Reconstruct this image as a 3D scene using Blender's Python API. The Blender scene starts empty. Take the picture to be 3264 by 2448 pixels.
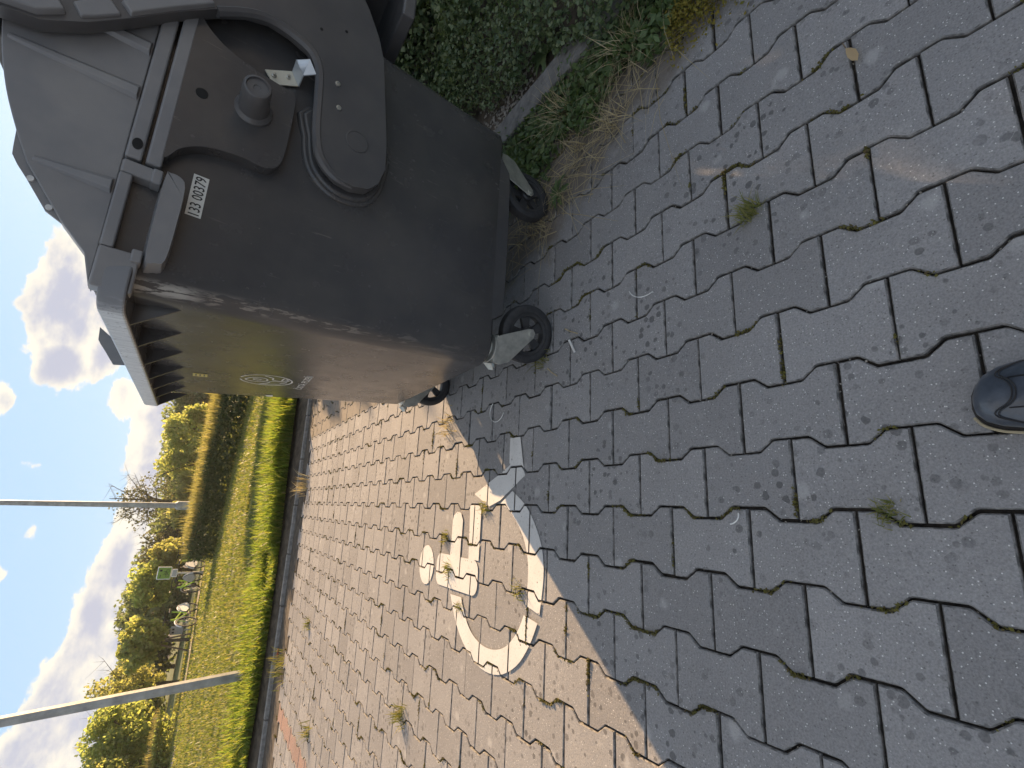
import bpy, bmesh, math, random
import numpy as np
from mathutils import Vector, Matrix
R = math.radians
random.seed(7); rng = np.random.default_rng(11)
SC = bpy.context.scene
COL = SC.collection

# ------------------------------------------------------------------ camera
cd = bpy.data.cameras.new('camera'); cam = bpy.data.objects.new('camera', cd); COL.objects.link(cam)
SC.camera = cam
r_ = Vector((0.96627956, -0.19249206, 0.17102814))
f_ = Vector((0.25359881, 0.82652753, -0.50253346))
u_ = Vector((-0.04462577, 0.52896034, 0.84747242))
m = Matrix((( -u_.x, r_.x, -f_.x), (-u_.y, r_.y, -f_.y), (-u_.z, r_.z, -f_.z))).to_4x4()
m.translation = Vector((0, 0, .97510726))          # phone held sideways, about a metre up
cam.matrix_world = m
cd.sensor_width = 36; cd.lens = 36 * 1592.56 / 3264
cd.clip_start = .02; cd.clip_end = 2000
def project(P):                                     # only used to pick which pavers show largest
    d = np.asarray(P, float) - np.array([0, 0, .97510726])
    x = d @ np.array(r_); y = d @ np.array(f_); z = d @ np.array(u_)
    y = np.where(y < .05, .05, y)
    return 1632 - 1592.56 * z / y, 1224 - 1592.56 * x / y, y

# ------------------------------------------------------------------ sky, sun, exposure
SUN_AZ, SUN_EL = 35.5, 18.0
SC.view_settings.view_transform = 'Standard'; SC.view_settings.look = 'None'
SC.view_settings.gamma = 1; SC.view_settings.use_curve_mapping = False
SC.view_settings.exposure = 1.88
w = bpy.data.worlds.new('World'); SC.world = w; w.use_nodes = True
nt = w.node_tree; nt.nodes.clear()
class G:
    """little helper that writes shader maths"""
    def __init__(s, nt): s.nt = nt
    def n(s, t, **kw):
        nd = s.nt.nodes.new(t)
        for k, v in kw.items(): setattr(nd, k, v)
        return nd
    def put(s, sock, v):
        if isinstance(v, bpy.types.NodeSocket): s.nt.links.new(v, sock)
        else: sock.default_value = v
    def m(s, op, a, b=None, c=None):
        nd = s.n('ShaderNodeMath', operation=op); s.put(nd.inputs[0], a)
        if b is not None: s.put(nd.inputs[1], b)
        if c is not None: s.put(nd.inputs[2], c)
        return nd.outputs[0]
    def step(s, v, a, b, to0=0., to1=1., smooth=True):
        nd = s.n('ShaderNodeMapRange', interpolation_type='SMOOTHSTEP' if smooth else 'LINEAR')
        s.put(nd.inputs['Value'], v)
        for k, x in (('From Min', a), ('From Max', b), ('To Min', to0), ('To Max', to1)): s.put(nd.inputs[k], x)
        return nd.outputs['Result']
    def noise(s, vec, scale, detail=4, rough=.55, dist=0.):
        nd = s.n('ShaderNodeTexNoise'); s.put(nd.inputs['Vector'], vec)
        nd.inputs['Scale'].default_value = scale; nd.inputs['Detail'].default_value = detail
        nd.inputs['Roughness'].default_value = rough; nd.inputs['Distortion'].default_value = dist
        return nd.outputs['Fac']
    def voro(s, vec, scale, feature='F1'):
        nd = s.n('ShaderNodeTexVoronoi', feature=feature); s.put(nd.inputs['Vector'], vec)
        nd.inputs['Scale'].default_value = scale
        return nd
    def mix(s, f, a, b, blend='MIX'):
        nd = s.n('ShaderNodeMix', data_type='RGBA', blend_type=blend)
        s.put(nd.inputs[0], f); s.put(nd.inputs[6], a); s.put(nd.inputs[7], b)
        return nd.outputs[2]
    def vmul(s, v, k):
        nd = s.n('ShaderNodeVectorMath', operation='MULTIPLY'); s.put(nd.inputs[0], v); nd.inputs[1].default_value = k
        return nd.outputs[0]
    def ramp(s, v, pts, mode='LINEAR'):
        nd = s.n('ShaderNodeValToRGB'); s.put(nd.inputs[0], v); cr = nd.color_ramp; cr.interpolation = mode
        while len(cr.elements) < len(pts): cr.elements.new(.5)
        for e, (p, c) in zip(cr.elements, pts): e.position = p; e.color = c if len(c) == 4 else (*c, 1)
        return nd.outputs[0]
g = G(nt)
sky = g.n('ShaderNodeTexSky', sky_type='NISHITA'); sky.sun_disc = False
sky.sun_elevation = R(SUN_EL); sky.sun_rotation = R(SUN_AZ); sky.air_density = 1.0; sky.dust_density = .55; sky.ozone_density = 1.6
tc = g.n('ShaderNodeTexCoord'); D = tc.outputs['Generated']
sep = g.n('ShaderNodeSeparateXYZ'); nt.links.new(D, sep.inputs[0])
az = g.m('MULTIPLY', g.m('ARCTAN2', sep.outputs[0], sep.outputs[1]), 57.29578)
el = g.m('MULTIPLY', g.m('ARCSINE', sep.outputs[2]), 57.29578)
D2 = g.vmul(D, (1, 1, 1.7))
fb = g.noise(D2, 9.0, 9, .58, .25)
fb2 = g.noise(D2, 34.0, 8, .62)
fbm = g.m('ADD', g.m('MULTIPLY', fb, .66), g.m('MULTIPLY', fb2, .34))
low = g.noise(D2, 2.6, 3, .5)
# the cumulus and the low bank of this afternoon, as directions in the sky
blobs = [(16.2, 11.9, 5.2, 2.7, 1.35), (11.4, 11.5, 2.4, 2.0, 1.2), (18.5, 9.2, 4.0, 2.2, 1.3), (12.5, 9.0, 2.4, 1.5, 1.0), (9.0, 7.0, 1.9, 1.3, .85), (7.2, 14.9, 1.5, 1.3, .8),
         (2.4, 11.9, .55, 1.0, .6), (-3.2, 10.7, .9, .6, .62), (-6.4, 12.0, 1.0, 1.0, .75), (28, 7, 8, 3, .8), (40, 14, 9, 3, .75), (-34, 15, 9, 3, .8)]
mask = None
for a0, e0, sa, se, wt in blobs:
    qa = g.m('DIVIDE', g.m('SUBTRACT', az, a0), sa); qe = g.m('DIVIDE', g.m('SUBTRACT', el, e0), se)
    e = g.m('MULTIPLY', g.m('EXPONENT', g.m('MULTIPLY', g.m('ADD', g.m('MULTIPLY', qa, qa), g.m('MULTIPLY', qe, qe)), -.8)), wt)
    mask = e if mask is None else g.m('MAXIMUM', mask, e)
p0 = -60.
top = g.ramp(g.m('DIVIDE', g.m('SUBTRACT', az, p0), 120.), [((a - p0) / 120., (t / 15.,) * 3) for a, t in
      ((-60, 8), (-40, 10), (-24, 10.5), (-19, 9.4), (-15, 8.8), (-12, 7.5), (-7, 6.3), (-3, 5.7), (3, 5.2), (7, 5.9), (14, 5.4), (30, 6), (60, 8))], 'B_SPLINE')
bank = g.step(g.m('SUBTRACT', g.m('MULTIPLY', top, 15.), el), -1.6, 1.9)
bank = g.m('MULTIPLY', bank, .9)
above = g.m('MULTIPLY', g.step(el, 15., 24.), g.m('MULTIPLY', g.step(low, .40, .58), .85))  # unseen overhead cloud, cover raised to fill the shade with light
mask = g.m('MAXIMUM', g.m('MAXIMUM', mask, bank), above)
dens = g.m('ADD', mask, g.m('MULTIPLY', g.m('SUBTRACT', fbm, .5), 2.1))
cov = g.step(dens, .42, .56)
core = g.step(g.m('ADD', dens, g.m('MULTIPLY', g.m('SUBTRACT', g.noise(D2, 13., 4, .5), .5), 1.1)), .50, 1.15)
ccol = g.mix(core, (5.9, 5.55, 4.75, 1), (3.15, 3.3, 3.95, 1))
mn = g.n('ShaderNodeVectorMath', operation='MINIMUM'); nt.links.new(sky.outputs[0], mn.inputs[0]); mn.inputs[1].default_value = (2.9, 4.1, 5.5)
ov = g.n('ShaderNodeVectorMath', operation='SUBTRACT'); nt.links.new(sky.outputs[0], ov.inputs[0]); nt.links.new(mn.outputs[0], ov.inputs[1])
ad = g.n('ShaderNodeVectorMath', operation='MULTIPLY_ADD'); nt.links.new(ov.outputs[0], ad.inputs[0]); ad.inputs[1].default_value = (.09, .09, .09); nt.links.new(mn.outputs[0], ad.inputs[2])
skyc = ad.outputs[0]
fin = g.mix(cov, skyc, ccol)
bg = g.n('ShaderNodeBackground'); nt.links.new(fin, bg.inputs[0]); bg.inputs[1].default_value = .05
out = g.n('ShaderNodeOutputWorld'); nt.links.new(bg.outputs[0], out.inputs[0])
sl = bpy.data.lights.new('sun', 'SUN'); so = bpy.data.objects.new('sun', sl); COL.objects.link(so)
sl.energy = 3.6; sl.angle = R(.5); sl.color = (1.0, .665, .36)
sv = Vector((math.sin(R(SUN_AZ)) * math.cos(R(SUN_EL)), math.cos(R(SUN_AZ)) * math.cos(R(SUN_EL)), math.sin(R(SUN_EL))))
so.rotation_euler = sv.to_track_quat('Z', 'Y').to_euler()
HAZE = .0006
SC.cycles.volume_bounces = 0; SC.cycles.max_bounces = 6; SC.cycles.diffuse_bounces = 3; SC.cycles.transparent_max_bounces = 6

# ------------------------------------------------------------------ materials
MATS = {}
def mat(name):
    mm = bpy.data.materials.new(name); mm.use_nodes = True; t = mm.node_tree
    b = t.nodes['Principled BSDF']; MATS[name] = mm
    return mm, G(t), b
def simple(name, col, rough=.6, metal=0., var=.25, scale=30., bump=0., spec=.5, coat=0.):
    mm, q, b = mat(name)
    c = q.n('ShaderNodeTexCoord').outputs['Object']
    f = q.noise(c, scale, 5, .6)
    k = q.step(f, .25, .75, 1 - var, 1 + var)
    nd = q.n('ShaderNodeVectorMath', operation='SCALE'); nd.inputs[0].default_value = col[:3]; q.put(nd.inputs['Scale'], k)
    q.put(b.inputs['Base Color'], nd.outputs[0])
    b.inputs['Roughness'].default_value = rough; b.inputs['Metallic'].default_value = metal
    b.inputs['Specular IOR Level'].default_value = spec; b.inputs['Coat Weight'].default_value = coat
    if bump:
        bp = q.n('ShaderNodeBump'); bp.inputs['Strength'].default_value = bump; bp.inputs['Distance'].default_value = .004
        q.put(bp.inputs['Height'], q.noise(c, scale * 4, 4)); q.put(b.inputs['Normal'], bp.outputs[0])
    return mm
def leafy(name, c1, c2, trans=.45, rough=.55, c3=None):
    """leaf material: every leaf (mesh island) gets its own tone; light also comes through"""
    mm, q, b = mat(name)
    gm = q.n('ShaderNodeNewGeometry'); rnd = gm.outputs['Random Per Island']
    pts = [(0., c1), (1., c2)] if c3 is None else [(0., c1), (.6, c2), (1., c3)]
    col = q.ramp(rnd, pts)
    b.inputs['Roughness'].default_value = rough; q.put(b.inputs['Base Color'], col)
    tr = q.n('ShaderNodeBsdfTranslucent')
    q.put(tr.inputs['Color'], q.mix(1., col, (1.5, 1.45, .8, 1), 'MULTIPLY'))
    ms = q.n('ShaderNodeMixShader'); ms.inputs[0].default_value = trans
    q.nt.links.new(b.outputs[0], ms.inputs[1]); q.nt.links.new(tr.outputs[0], ms.inputs[2])
    q.nt.links.new(ms.outputs[0], q.nt.nodes['Material Output'].inputs['Surface'])
    return mm

def paver_mat(name, red=False):
    mm, q, b = mat(name)
    P = q.n('ShaderNodeNewGeometry'); pos = P.outputs['Position']
    rnd = q.m('FRACT', q.m('ADD', q.n('ShaderNodeObjectInfo').outputs['Random'], P.outputs['Random Per Island']))
    base = q.ramp(rnd, [(0, (.242, .238, .240)), (.5, (.282, .278, .280)), (1, (.318, .313, .314))] if not red else
                  [(0, (.29, .19, .155)), (1, (.34, .22, .18))])
    big = q.noise(pos, 3.2, 4, .6)
    col = q.mix(q.step(big, .35, .7, 0, .35), base, (.195, .19, .19, 1))
    fine = q.noise(pos, 260., 3, .7)
    col = q.mix(1., col, q.ramp(fine, [(.22, (.64, .64, .65)), (.5, (1, 1, 1)), (.78, (1.30, 1.30, 1.29))]), 'MULTIPLY')
    # bright mineral grains
    v = q.voro(pos, 210.); gr = q.m('MULTIPLY', q.m('LESS_THAN', v.outputs['Distance'], .22), q.m('GREATER_THAN', q.n('ShaderNodeSeparateColor').outputs[0], .0))
    sc = q.n('ShaderNodeSeparateColor'); q.nt.links.new(v.outputs['Color'], sc.inputs[0])
    gr = q.m('MULTIPLY', q.m('LESS_THAN', v.outputs['Distance'], .24), q.m('GREATER_THAN', sc.outputs[0], .86))
    col = q.mix(q.m('MULTIPLY', gr, .75), col, (.78, .78, .76, 1))
    # dark grains
    col = q.mix(q.m('MULTIPLY', q.m('LESS_THAN', v.outputs['Distance'], .3), q.m('MULTIPLY', q.m('LESS_THAN', sc.outputs[0], .12), .5)), col, (.08, .078, .075, 1))
    # round dark drip spots, in groups
    for scl, thr, sel, amt in ((46., .32, .48, .62), (27., .20, .80, .32)):
        wv = q.n('ShaderNodeVectorMath', operation='ADD'); q.nt.links.new(pos, wv.inputs[0])
        nn = q.n('ShaderNodeTexNoise'); nn.inputs['Scale'].default_value = 60.; q.nt.links.new(pos, nn.inputs['Vector'])
        vs = q.n('ShaderNodeVectorMath', operation='SCALE'); q.nt.links.new(nn.outputs['Color'], vs.inputs[0]); vs.inputs['Scale'].default_value = .006
        q.nt.links.new(vs.outputs[0], wv.inputs[1])
        v2 = q.voro(wv.outputs[0], scl); s2 = q.n('ShaderNodeSeparateColor'); q.nt.links.new(v2.outputs['Color'], s2.inputs[0])
        rad = q.m('MULTIPLY', q.m('ADD', s2.outputs[1], .45), thr)
        spot = q.m('SUBTRACT', 1., q.step(q.m('SUBTRACT', v2.outputs['Distance'], rad), -.06, .03))
        grp = q.step(q.noise(pos, 2.6, 3), .42, .60, .12, 1.)
        spot = q.m('MULTIPLY', q.m('MULTIPLY', spot, q.m('GREATER_THAN', s2.outputs[0], sel)), q.m('MULTIPLY', grp, amt))
        col = q.mix(spot, col, (.055, .054, .056, 1))
    # pale dried blotches
    v3 = q.voro(pos, 11.); s3 = q.n('ShaderNodeSeparateColor'); q.nt.links.new(v3.outputs['Color'], s3.inputs[0])
    dd = q.m('ADD', v3.outputs['Distance'], q.m('MULTIPLY', q.m('SUBTRACT', q.noise(pos, 45., 3), .5), .25))
    pale = q.m('MULTIPLY', q.m('SUBTRACT', 1., q.step(dd, .10, .24)), q.m('GREATER_THAN', s3.outputs[0], .66))
    col = q.mix(q.m('MULTIPLY', pale, .5), col, (.46, .455, .45, 1))
    # soil and litter trodden over the stones by the planting strip
    sx = q.n('ShaderNodeSeparateXYZ'); q.nt.links.new(pos, sx.inputs[0])
    edge = q.m('SUBTRACT', sx.outputs[0], q.m('ADD', 1.17, q.m('MULTIPLY', q.m('SUBTRACT', sx.outputs[1], .85), -.42)))
    soil = q.step(q.m('ADD', edge, q.m('MULTIPLY', q.m('SUBTRACT', q.noise(pos, 7., 4, .6), .5), .5)), -.02, .16)
    soil = q.m('MULTIPLY', soil, q.m('GREATER_THAN', sx.outputs[0], .7))
    col = q.mix(q.m('MULTIPLY', soil, .75), col, q.mix(q.noise(pos, 60., 4), (.11, .088, .066, 1), (.19, .16, .125, 1)))
    q.put(b.inputs['Base Color'], col)
    b.inputs['Roughness'].default_value = .82; b.inputs['Specular IOR Level'].default_value = .35
    bp = q.n('ShaderNodeBump'); bp.inputs['Strength'].default_value = .55; bp.inputs['Distance'].default_value = .0016
    q.put(bp.inputs['Height'], q.m('ADD', q.noise(pos, 300., 3, .7), q.m('MULTIPLY', q.noise(pos, 60., 3), 1.2)))
    q.put(b.inputs['Normal'], bp.outputs[0])
    return mm
paver_mat('concrete_paver'); paver_mat('red_paver', True)

def plastic(name, col, rough, scratches=True):
    mm, q, b = mat(name)
    gp_ = q.n('ShaderNodeNewGeometry'); pos = gp_.outputs['Position']
    f = q.noise(pos, 5., 4, .6); fine = q.noise(pos, 420., 2, .6)
    c = q.mix(q.step(f, .3, .75), (*col, 1), (col[0] * 1.35 + .004, col[1] * 1.3 + .004, col[2] * 1.22 + .003, 1))
    c = q.mix(q.m('MULTIPLY', q.step(fine, .68, .8), .35), c, (.2, .2, .2, 1))
    if scratches:
        st = q.noise(q.vmul(pos, (60, 14, 5)), 2.2, 3, .6, .6)
        worn = q.m('MULTIPLY', q.step(st, .64, .72), q.step(q.noise(pos, 3.4, 3), .46, .62))
        c = q.mix(q.m('MULTIPLY', worn, .55), c, (.20, .185, .165, 1))
        st2 = q.noise(q.vmul(pos, (30, 3, 40)), 2.0, 2, .6, .9)
        c = q.mix(q.m('MULTIPLY', q.step(st2, .72, .77), .35), c, (.24, .225, .2, 1))
        sp_ = q.n('ShaderNodeSeparateXYZ'); q.nt.links.new(pos, sp_.inputs[0]); X_, Y_, Z_ = sp_.outputs
        dx_ = q.m('ABSOLUTE', q.m('SUBTRACT', q.m('SUBTRACT', X_, q.m('ADD', .405, q.m('MULTIPLY', q.m('SUBTRACT', 1.15, Z_), .07))), .014))
        dy_ = q.m('ABSOLUTE', q.m('SUBTRACT', q.m('SUBTRACT', Y_, q.m('SUBTRACT', 1.34, q.m('MULTIPLY', q.m('SUBTRACT', Z_, .2), .147))), .014))
        crn = q.m('SUBTRACT', 1., q.step(q.m('ADD', dx_, dy_), .008, .034))
        stz = q.noise(q.vmul(pos, (45, 45, 4)), 2., 4, .65, .4)
        c = q.mix(q.m('MULTIPLY', q.m('MULTIPLY', crn, q.step(stz, .52, .60)), q.step(Z_, .35, .9, .2, .6)), c, (.34, .31, .27, 1))  # corner scuffs, with a warm-lit edge highlight put into their colour
        big_ = q.m('MULTIPLY', q.m('MULTIPLY', crn, q.step(Z_, 1.02, 1.08)), q.step(stz, .42, .50))
        c = q.mix(big_, c, (.40, .39, .36, 1))
        dust = q.m('MULTIPLY', q.step(q.noise(pos, 9., 5, .7), .5, .8), .09)
        c = q.mix(dust, c, (.14, .125, .105, 1))
    q.put(b.inputs['Base Color'], c)
    q.put(b.inputs['Roughness'], q.step(q.noise(pos, 14., 4), .3, .7, rough - .05, rough + .05))
    bp = q.n('ShaderNodeBump'); bp.inputs['Strength'].default_value = .22; bp.inputs['Distance'].default_value = .001
    q.put(bp.inputs['Height'], q.m('ADD', q.noise(pos, 500., 2), q.m('MULTIPLY', q.noise(pos, 12., 3), 3.)))
    q.put(b.inputs['Normal'], bp.outputs[0])
    return mm
plastic('black_plastic', (.064, .064, .067), .235)
plastic('lid_plastic', (.082, .082, .086), .34, False)
plastic('skylit_plastic', (.195, .20, .212), .40, False)  # paler, bluer copy of the plastic: sky light and flare put into the colour
# the front rim: rubbed, scored plastic, with the sky's blue reflection put into its colour
mm, q, b = mat('rubbed_skylit_rim')
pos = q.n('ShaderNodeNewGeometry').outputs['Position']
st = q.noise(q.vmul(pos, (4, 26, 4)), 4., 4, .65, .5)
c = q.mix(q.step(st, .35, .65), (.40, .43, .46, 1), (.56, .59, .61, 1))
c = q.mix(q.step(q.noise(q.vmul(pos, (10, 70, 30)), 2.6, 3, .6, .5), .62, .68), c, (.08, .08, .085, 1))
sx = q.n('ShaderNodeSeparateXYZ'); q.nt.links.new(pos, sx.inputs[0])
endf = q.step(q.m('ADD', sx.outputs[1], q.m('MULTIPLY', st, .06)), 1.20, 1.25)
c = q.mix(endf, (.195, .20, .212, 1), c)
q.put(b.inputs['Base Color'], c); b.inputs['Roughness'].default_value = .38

simple('galvanised', (.46, .46, .42), .42, .75, .2, 40)
simple('cream_steel', (.62, .60, .50), .45, .0, .1, 20)
simple('zinc_tab', (.60, .66, .72), .35, .3, .08, 20)
simple('rubber', (.026, .026, .028), .7, 0, .3, 60, .2)
simple('wheel_plastic', (.035, .035, .037), .5)
simple('dark_gap', (.008, .008, .008), .8)
simple('label_white', (.72, .72, .68), .5, 0, .06, 40)
simple('label_ink', (.012, .012, .012), .5)
simple('print_white', (.62, .62, .60), .5, 0, .25, 60)
simple('sticker_yellow', (.55, .46, .14), .5, 0, .15, 60)
simple('soil', (.085, .068, .052), .95, 0, .5, 14, .8)
simple('paver_edge', (.19, .185, .18), .95, 0, .7, 70, .5)
simple('joint_soil', (.030, .025, .020), .95, 0, .8, 50, .8)
simple('kerb_concrete', (.26, .25, .235), .85, 0, .3, 24, .5)
simple('edging_concrete', (.17, .165, .155), .85, 0, .35, 18, .5)
simple('pebble', (.26, .24, .21), .8, 0, .4, 30)
simple('bark', (.10, .085, .062), .9, 0, .4, 20, .6)
simple('twig_bark', (.16, .12, .075), .9, 0, .3, 30)
simple('post_steel', (.36, .37, .36), .5, .35, .3, 6, .3)
simple('path_gravel', (.36, .30, .22), .95, 0, .25, 8, .5)
simple('sign_green', (.20, .34, .05), .5, 0, .08, 3)
simple('sign_white', (.75, .75, .72), .5)
simple('sign_grey', (.40, .41, .41), .5, .2)
simple('bike_green', (.34, .52, .03), .4, 0, .05)
simple('bike_white', (.78, .76, .74), .4, 0, .05)
simple('bike_black', (.02, .02, .02), .6)
simple('shoe_leather', (.055, .068, .090), .30, 0, .4, 30, .15, .6, .3)  # blue tint stands in for sky reflected in the black upper
simple('shoe_sole', (.035, .032, .030), .7, 0, .3, 40, .3)
simple('shoe_welt', (.40, .34, .22), .6, 0, .2, 40)
simple('shoe_seam', (.013, .013, .015), .4)
simple('butt_paper', (.72, .70, .66), .8)
simple('wire_white', (.68, .68, .66), .5)
simple('wrapper_red', (.55, .12, .06), .4)
simple('straw', (.42, .34, .19), .8, 0, .3, 50)
# painted marking with small chips of bare concrete
mm, q, b = mat('road_paint')
pos = q.n('ShaderNodeNewGeometry').outputs['Position']
c = q.mix(q.step(q.noise(pos, 6., 4), .3, .7), (.58, .575, .56, 1), (.67, .665, .65, 1))
v = q.voro(pos, 55.); s_ = q.n('ShaderNodeSeparateColor'); q.nt.links.new(v.outputs['Color'], s_.inputs[0])
c = q.mix(q.m('MULTIPLY', q.m('LESS_THAN', v.outputs['Distance'], .17), q.m('GREATER_THAN', s_.outputs[0], .8)), c, (.2, .19, .18, 1))
c = q.mix(q.m('MULTIPLY', q.step(q.noise(pos, 150., 3, .7), .56, .68), .5), c, (.36, .35, .34, 1))
c = q.mix(q.m('MULTIPLY', q.step(q.noise(pos, 22., 5, .75), .60, .70), .55), c, (.30, .29, .28, 1))
q.put(b.inputs['Base Color'], c); b.inputs['Roughness'].default_value = .7
# lawn soil with a green thatch
mm, q, b = mat('lawn_ground')
pos = q.n('ShaderNodeNewGeometry').outputs['Position']
c = q.mix(q.noise(pos, 1.2, 6, .65), (.060, .085, .018, 1), (.13, .15, .035, 1))
c = q.mix(q.step(q.noise(pos, .8, 3), .5, .75), c, (.17, .145, .06, 1))
q.put(b.inputs['Base Color'], c); b.inputs['Roughness'].default_value = 1.
leafy('grass', (.095, .14, .032), (.20, .225, .065), .5, .5, (.29, .26, .12))
leafy('grass_long', (.09, .15, .028), (.19, .25, .06), .66, .5, (.24, .24, .06))
leafy('moss', (.075, .068, .020), (.15, .14, .034), .2, .9, (.10, .075, .04))
leafy('tuft_grass', (.12, .15, .035), (.30, .27, .10), .3, .7)
leafy('dry_grass', (.33, .27, .16), (.50, .43, .28), .25, .8)
leafy('ivy', (.062, .105, .048), (.14, .195, .095), .25, .42, (.22, .26, .14))
leafy('weed', (.075, .125, .045), (.14, .20, .08), .35, .5)
leafy('ochre_moss', (.14, .14, .02), (.28, .22, .04), .3, .8)
leafy('hedge_leaf', (.07, .10, .045), (.13, .165, .07), .45, .6)
leafy('hedge_shoot', (.17, .18, .07), (.36, .32, .16), .5, .7)
leafy('leaf_yellow', (.24, .29, .11), (.34, .38, .16), .62, .55, (.42, .41, .20))
leafy('leaf_olive', (.22, .28, .11), (.32, .38, .16), .66, .6, (.40, .41, .19))
leafy('leaf_orange', (.25, .28, .13), (.38, .37, .19), .64, .6)
leafy('leaf_dark', (.12, .16, .08), (.20, .24, .125), .55, .6)
leafy('leaf_grey', (.07, .08, .05), (.13, .13, .075), .45, .6)
leafy('fallen_leaf', (.50, .36, .20), (.55, .42, .26), .3, .7)

# ------------------------------------------------------------------ mesh helpers
def fast_mesh(name, V, F, mats, idx=None):
    V = np.asarray(V, np.float32); F = np.asarray(F, np.int32); k = F.shape[1]
    me = bpy.data.meshes.new(name); me.vertices.add(len(V)); me.vertices.foreach_set('co', V.ravel())
    me.loops.add(F.size); me.loops.foreach_set('vertex_index', F.ravel())
    me.polygons.add(len(F)); me.polygons.foreach_set('loop_start', np.arange(0, F.size, k, dtype=np.int32))
    me.polygons.foreach_set('loop_total', np.full(len(F), k, np.int32))
    for mm in mats: me.materials.append(MATS[mm])
    if idx is not None: me.polygons.foreach_set('material_index', np.asarray(idx, np.int32))
    me.update(calc_edges=True)
    return me
def link(name, data, parent=None, kind=None, label=None, cat=None, group=None):
    o = bpy.data.objects.new(name, data); COL.objects.link(o)
    if parent is not None: o.parent = parent
    if kind: o['kind'] = kind
    if label: o['label'] = label
    if cat: o['category'] = cat
    if group: o['group'] = group
    return o
def thing(name, label, cat, loc=(0, 0, 0), rz=0., group=None):
    o = link(name, None, label=label, cat=cat, group=group); o.location = loc; o.rotation_euler.z = rz
    o.empty_display_size = .1
    return o
class MB:
    def __init__(s, org=(0, 0, 0)): s.v = []; s.f = []; s.o = Vector(org)
    def add(s, vs, fs):
        n = len(s.v); s.v += [Vector(p) - s.o for p in vs]; s.f += [tuple(i + n for i in f) for f in fs]; return s
    def box(s, a, b, fn=None):
        x0, y0, z0 = a; x1, y1, z1 = b
        vs = [(x, y, z) for z in (z0, z1) for x, y in ((x0, y0), (x1, y0), (x1, y1), (x0, y1))]
        if fn: vs = [fn(*p) for p in vs]
        return s.add(vs, [(3, 2, 1, 0), (4, 5, 6, 7), (0, 1, 5, 4), (1, 2, 6, 5), (2, 3, 7, 6), (3, 0, 4, 7)])
    def prism(s, pts, fn, d0, d1, inset=0., holes=False):
        """outline pts (a,b) swept from depth d0 to d1 through fn(a,b,d)"""
        n = len(pts); c0 = [fn(a, b, d0) for a, b in pts]
        c1 = [fn(a, b, d1) for a, b in (offset_poly(pts, -inset) if inset else pts)]
        return s.add(c0 + c1, [tuple(range(n - 1, -1, -1)), tuple(range(n, 2 * n))] + [(i, (i + 1) % n, n + (i + 1) % n, n + i) for i in range(n)])
    def tube(s, path, r, k=8, cap=True):
        path = [Vector(p) for p in path]; rs = r if isinstance(r, (list, tuple)) else [r] * len(path)
        vs = []; fs = []; up = None
        for i, p in enumerate(path):
            t = (path[min(i + 1, len(path) - 1)] - path[max(i - 1, 0)]).normalized()
            if up is None or abs(up.dot(t)) > .95: up = Vector((0, 0, 1)) if abs(t.z) < .9 else Vector((1, 0, 0))
            a = t.cross(up).normalized(); bb = a.cross(t).normalized(); up = bb
            for j in range(k):
                th = 2 * math.pi * j / k; vs.append(p + rs[i] * (math.cos(th) * a + math.sin(th) * bb))
        for i in range(len(path) - 1):
            for j in range(k):
                fs.append((i * k + j, i * k + (j + 1) % k, (i + 1) * k + (j + 1) % k, (i + 1) * k + j))
        if cap:
            fs.append(tuple(range(k - 1, -1, -1))); fs.append(tuple((len(path) - 1) * k + j for j in range(k)))
        return s.add(vs, fs)
    def lathe(s, prof, cen, axis, k=24, closed=False):
        """prof: (radius, along) pairs turned about axis through cen"""
        axis = Vector(axis).normalized(); cen = Vector(cen)
        a = axis.cross(Vector((0, 0, 1)) if abs(axis.z) < .9 else Vector((1, 0, 0))).normalized(); bb = axis.cross(a)
        vs = []; fs = []; n = len(prof)
        for j in range(k):
            th = 2 * math.pi * j / k; d = math.cos(th) * a + math.sin(th) * bb
            vs += [cen + d * r + axis * h for r, h in prof]
        for j in range(k):
            j2 = (j + 1) % k
            for i in range(n if closed else n - 1):
                i2 = (i + 1) % n
                fs.append((j * n + i, j * n + i2, j2 * n + i2, j2 * n + i))
        if not closed:
            if prof[0][0] > 1e-6: fs.append(tuple(j * n for j in range(k)))
            if prof[-1][0] > 1e-6: fs.append(tuple(j * n + n - 1 for j in reversed(range(k))))
        return s.add(vs, fs)
    def build(s, name, material, parent=None, bevel=0., smooth=True, seg=2, ang=35, **kw):
        me = bpy.data.meshes.new(name); me.from_pydata([tuple(v) for v in s.v], [], s.f)
        bm = bmesh.new(); bm.from_mesh(me); bmesh.ops.remove_doubles(bm, verts=bm.verts, dist=1e-5)
        bmesh.ops.recalc_face_normals(bm, faces=bm.faces); bm.to_mesh(me); bm.free()
        me.materials.append(MATS[material])
        if smooth:
            me.polygons.foreach_set('use_smooth', [True] * len(me.polygons))
            if not bevel: me.set_sharp_from_angle(angle=R(ang))
        o = link(name, me, parent, **kw)
        if bevel:
            md = o.modifiers.new('bevel', 'BEVEL'); md.width = bevel; md.segments = seg; md.limit_method = 'ANGLE'
            md.angle_limit = R(ang); md.harden_normals = True
        return o
def offset_poly(pts, d):
    n = len(pts); area = sum(pts[i][0] * pts[(i + 1) % n][1] - pts[(i + 1) % n][0] * pts[i][1] for i in range(n))
    sg = 1 if area > 0 else -1; out = []
    for i in range(n):
        p0, p1, p2 = Vector(pts[i - 1]), Vector(pts[i]), Vector(pts[(i + 1) % n])
        a = (p1 - p0).normalized(); b = (p2 - p1).normalized()
        na = Vector((a.y, -a.x)) * sg; nb = Vector((b.y, -b.x)) * sg
        h = (na + nb); h = h / max(h.length_squared / 2, .35) if h.length > 1e-6 else na
        out.append(tuple(p1 + h * d))
    return out
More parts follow.
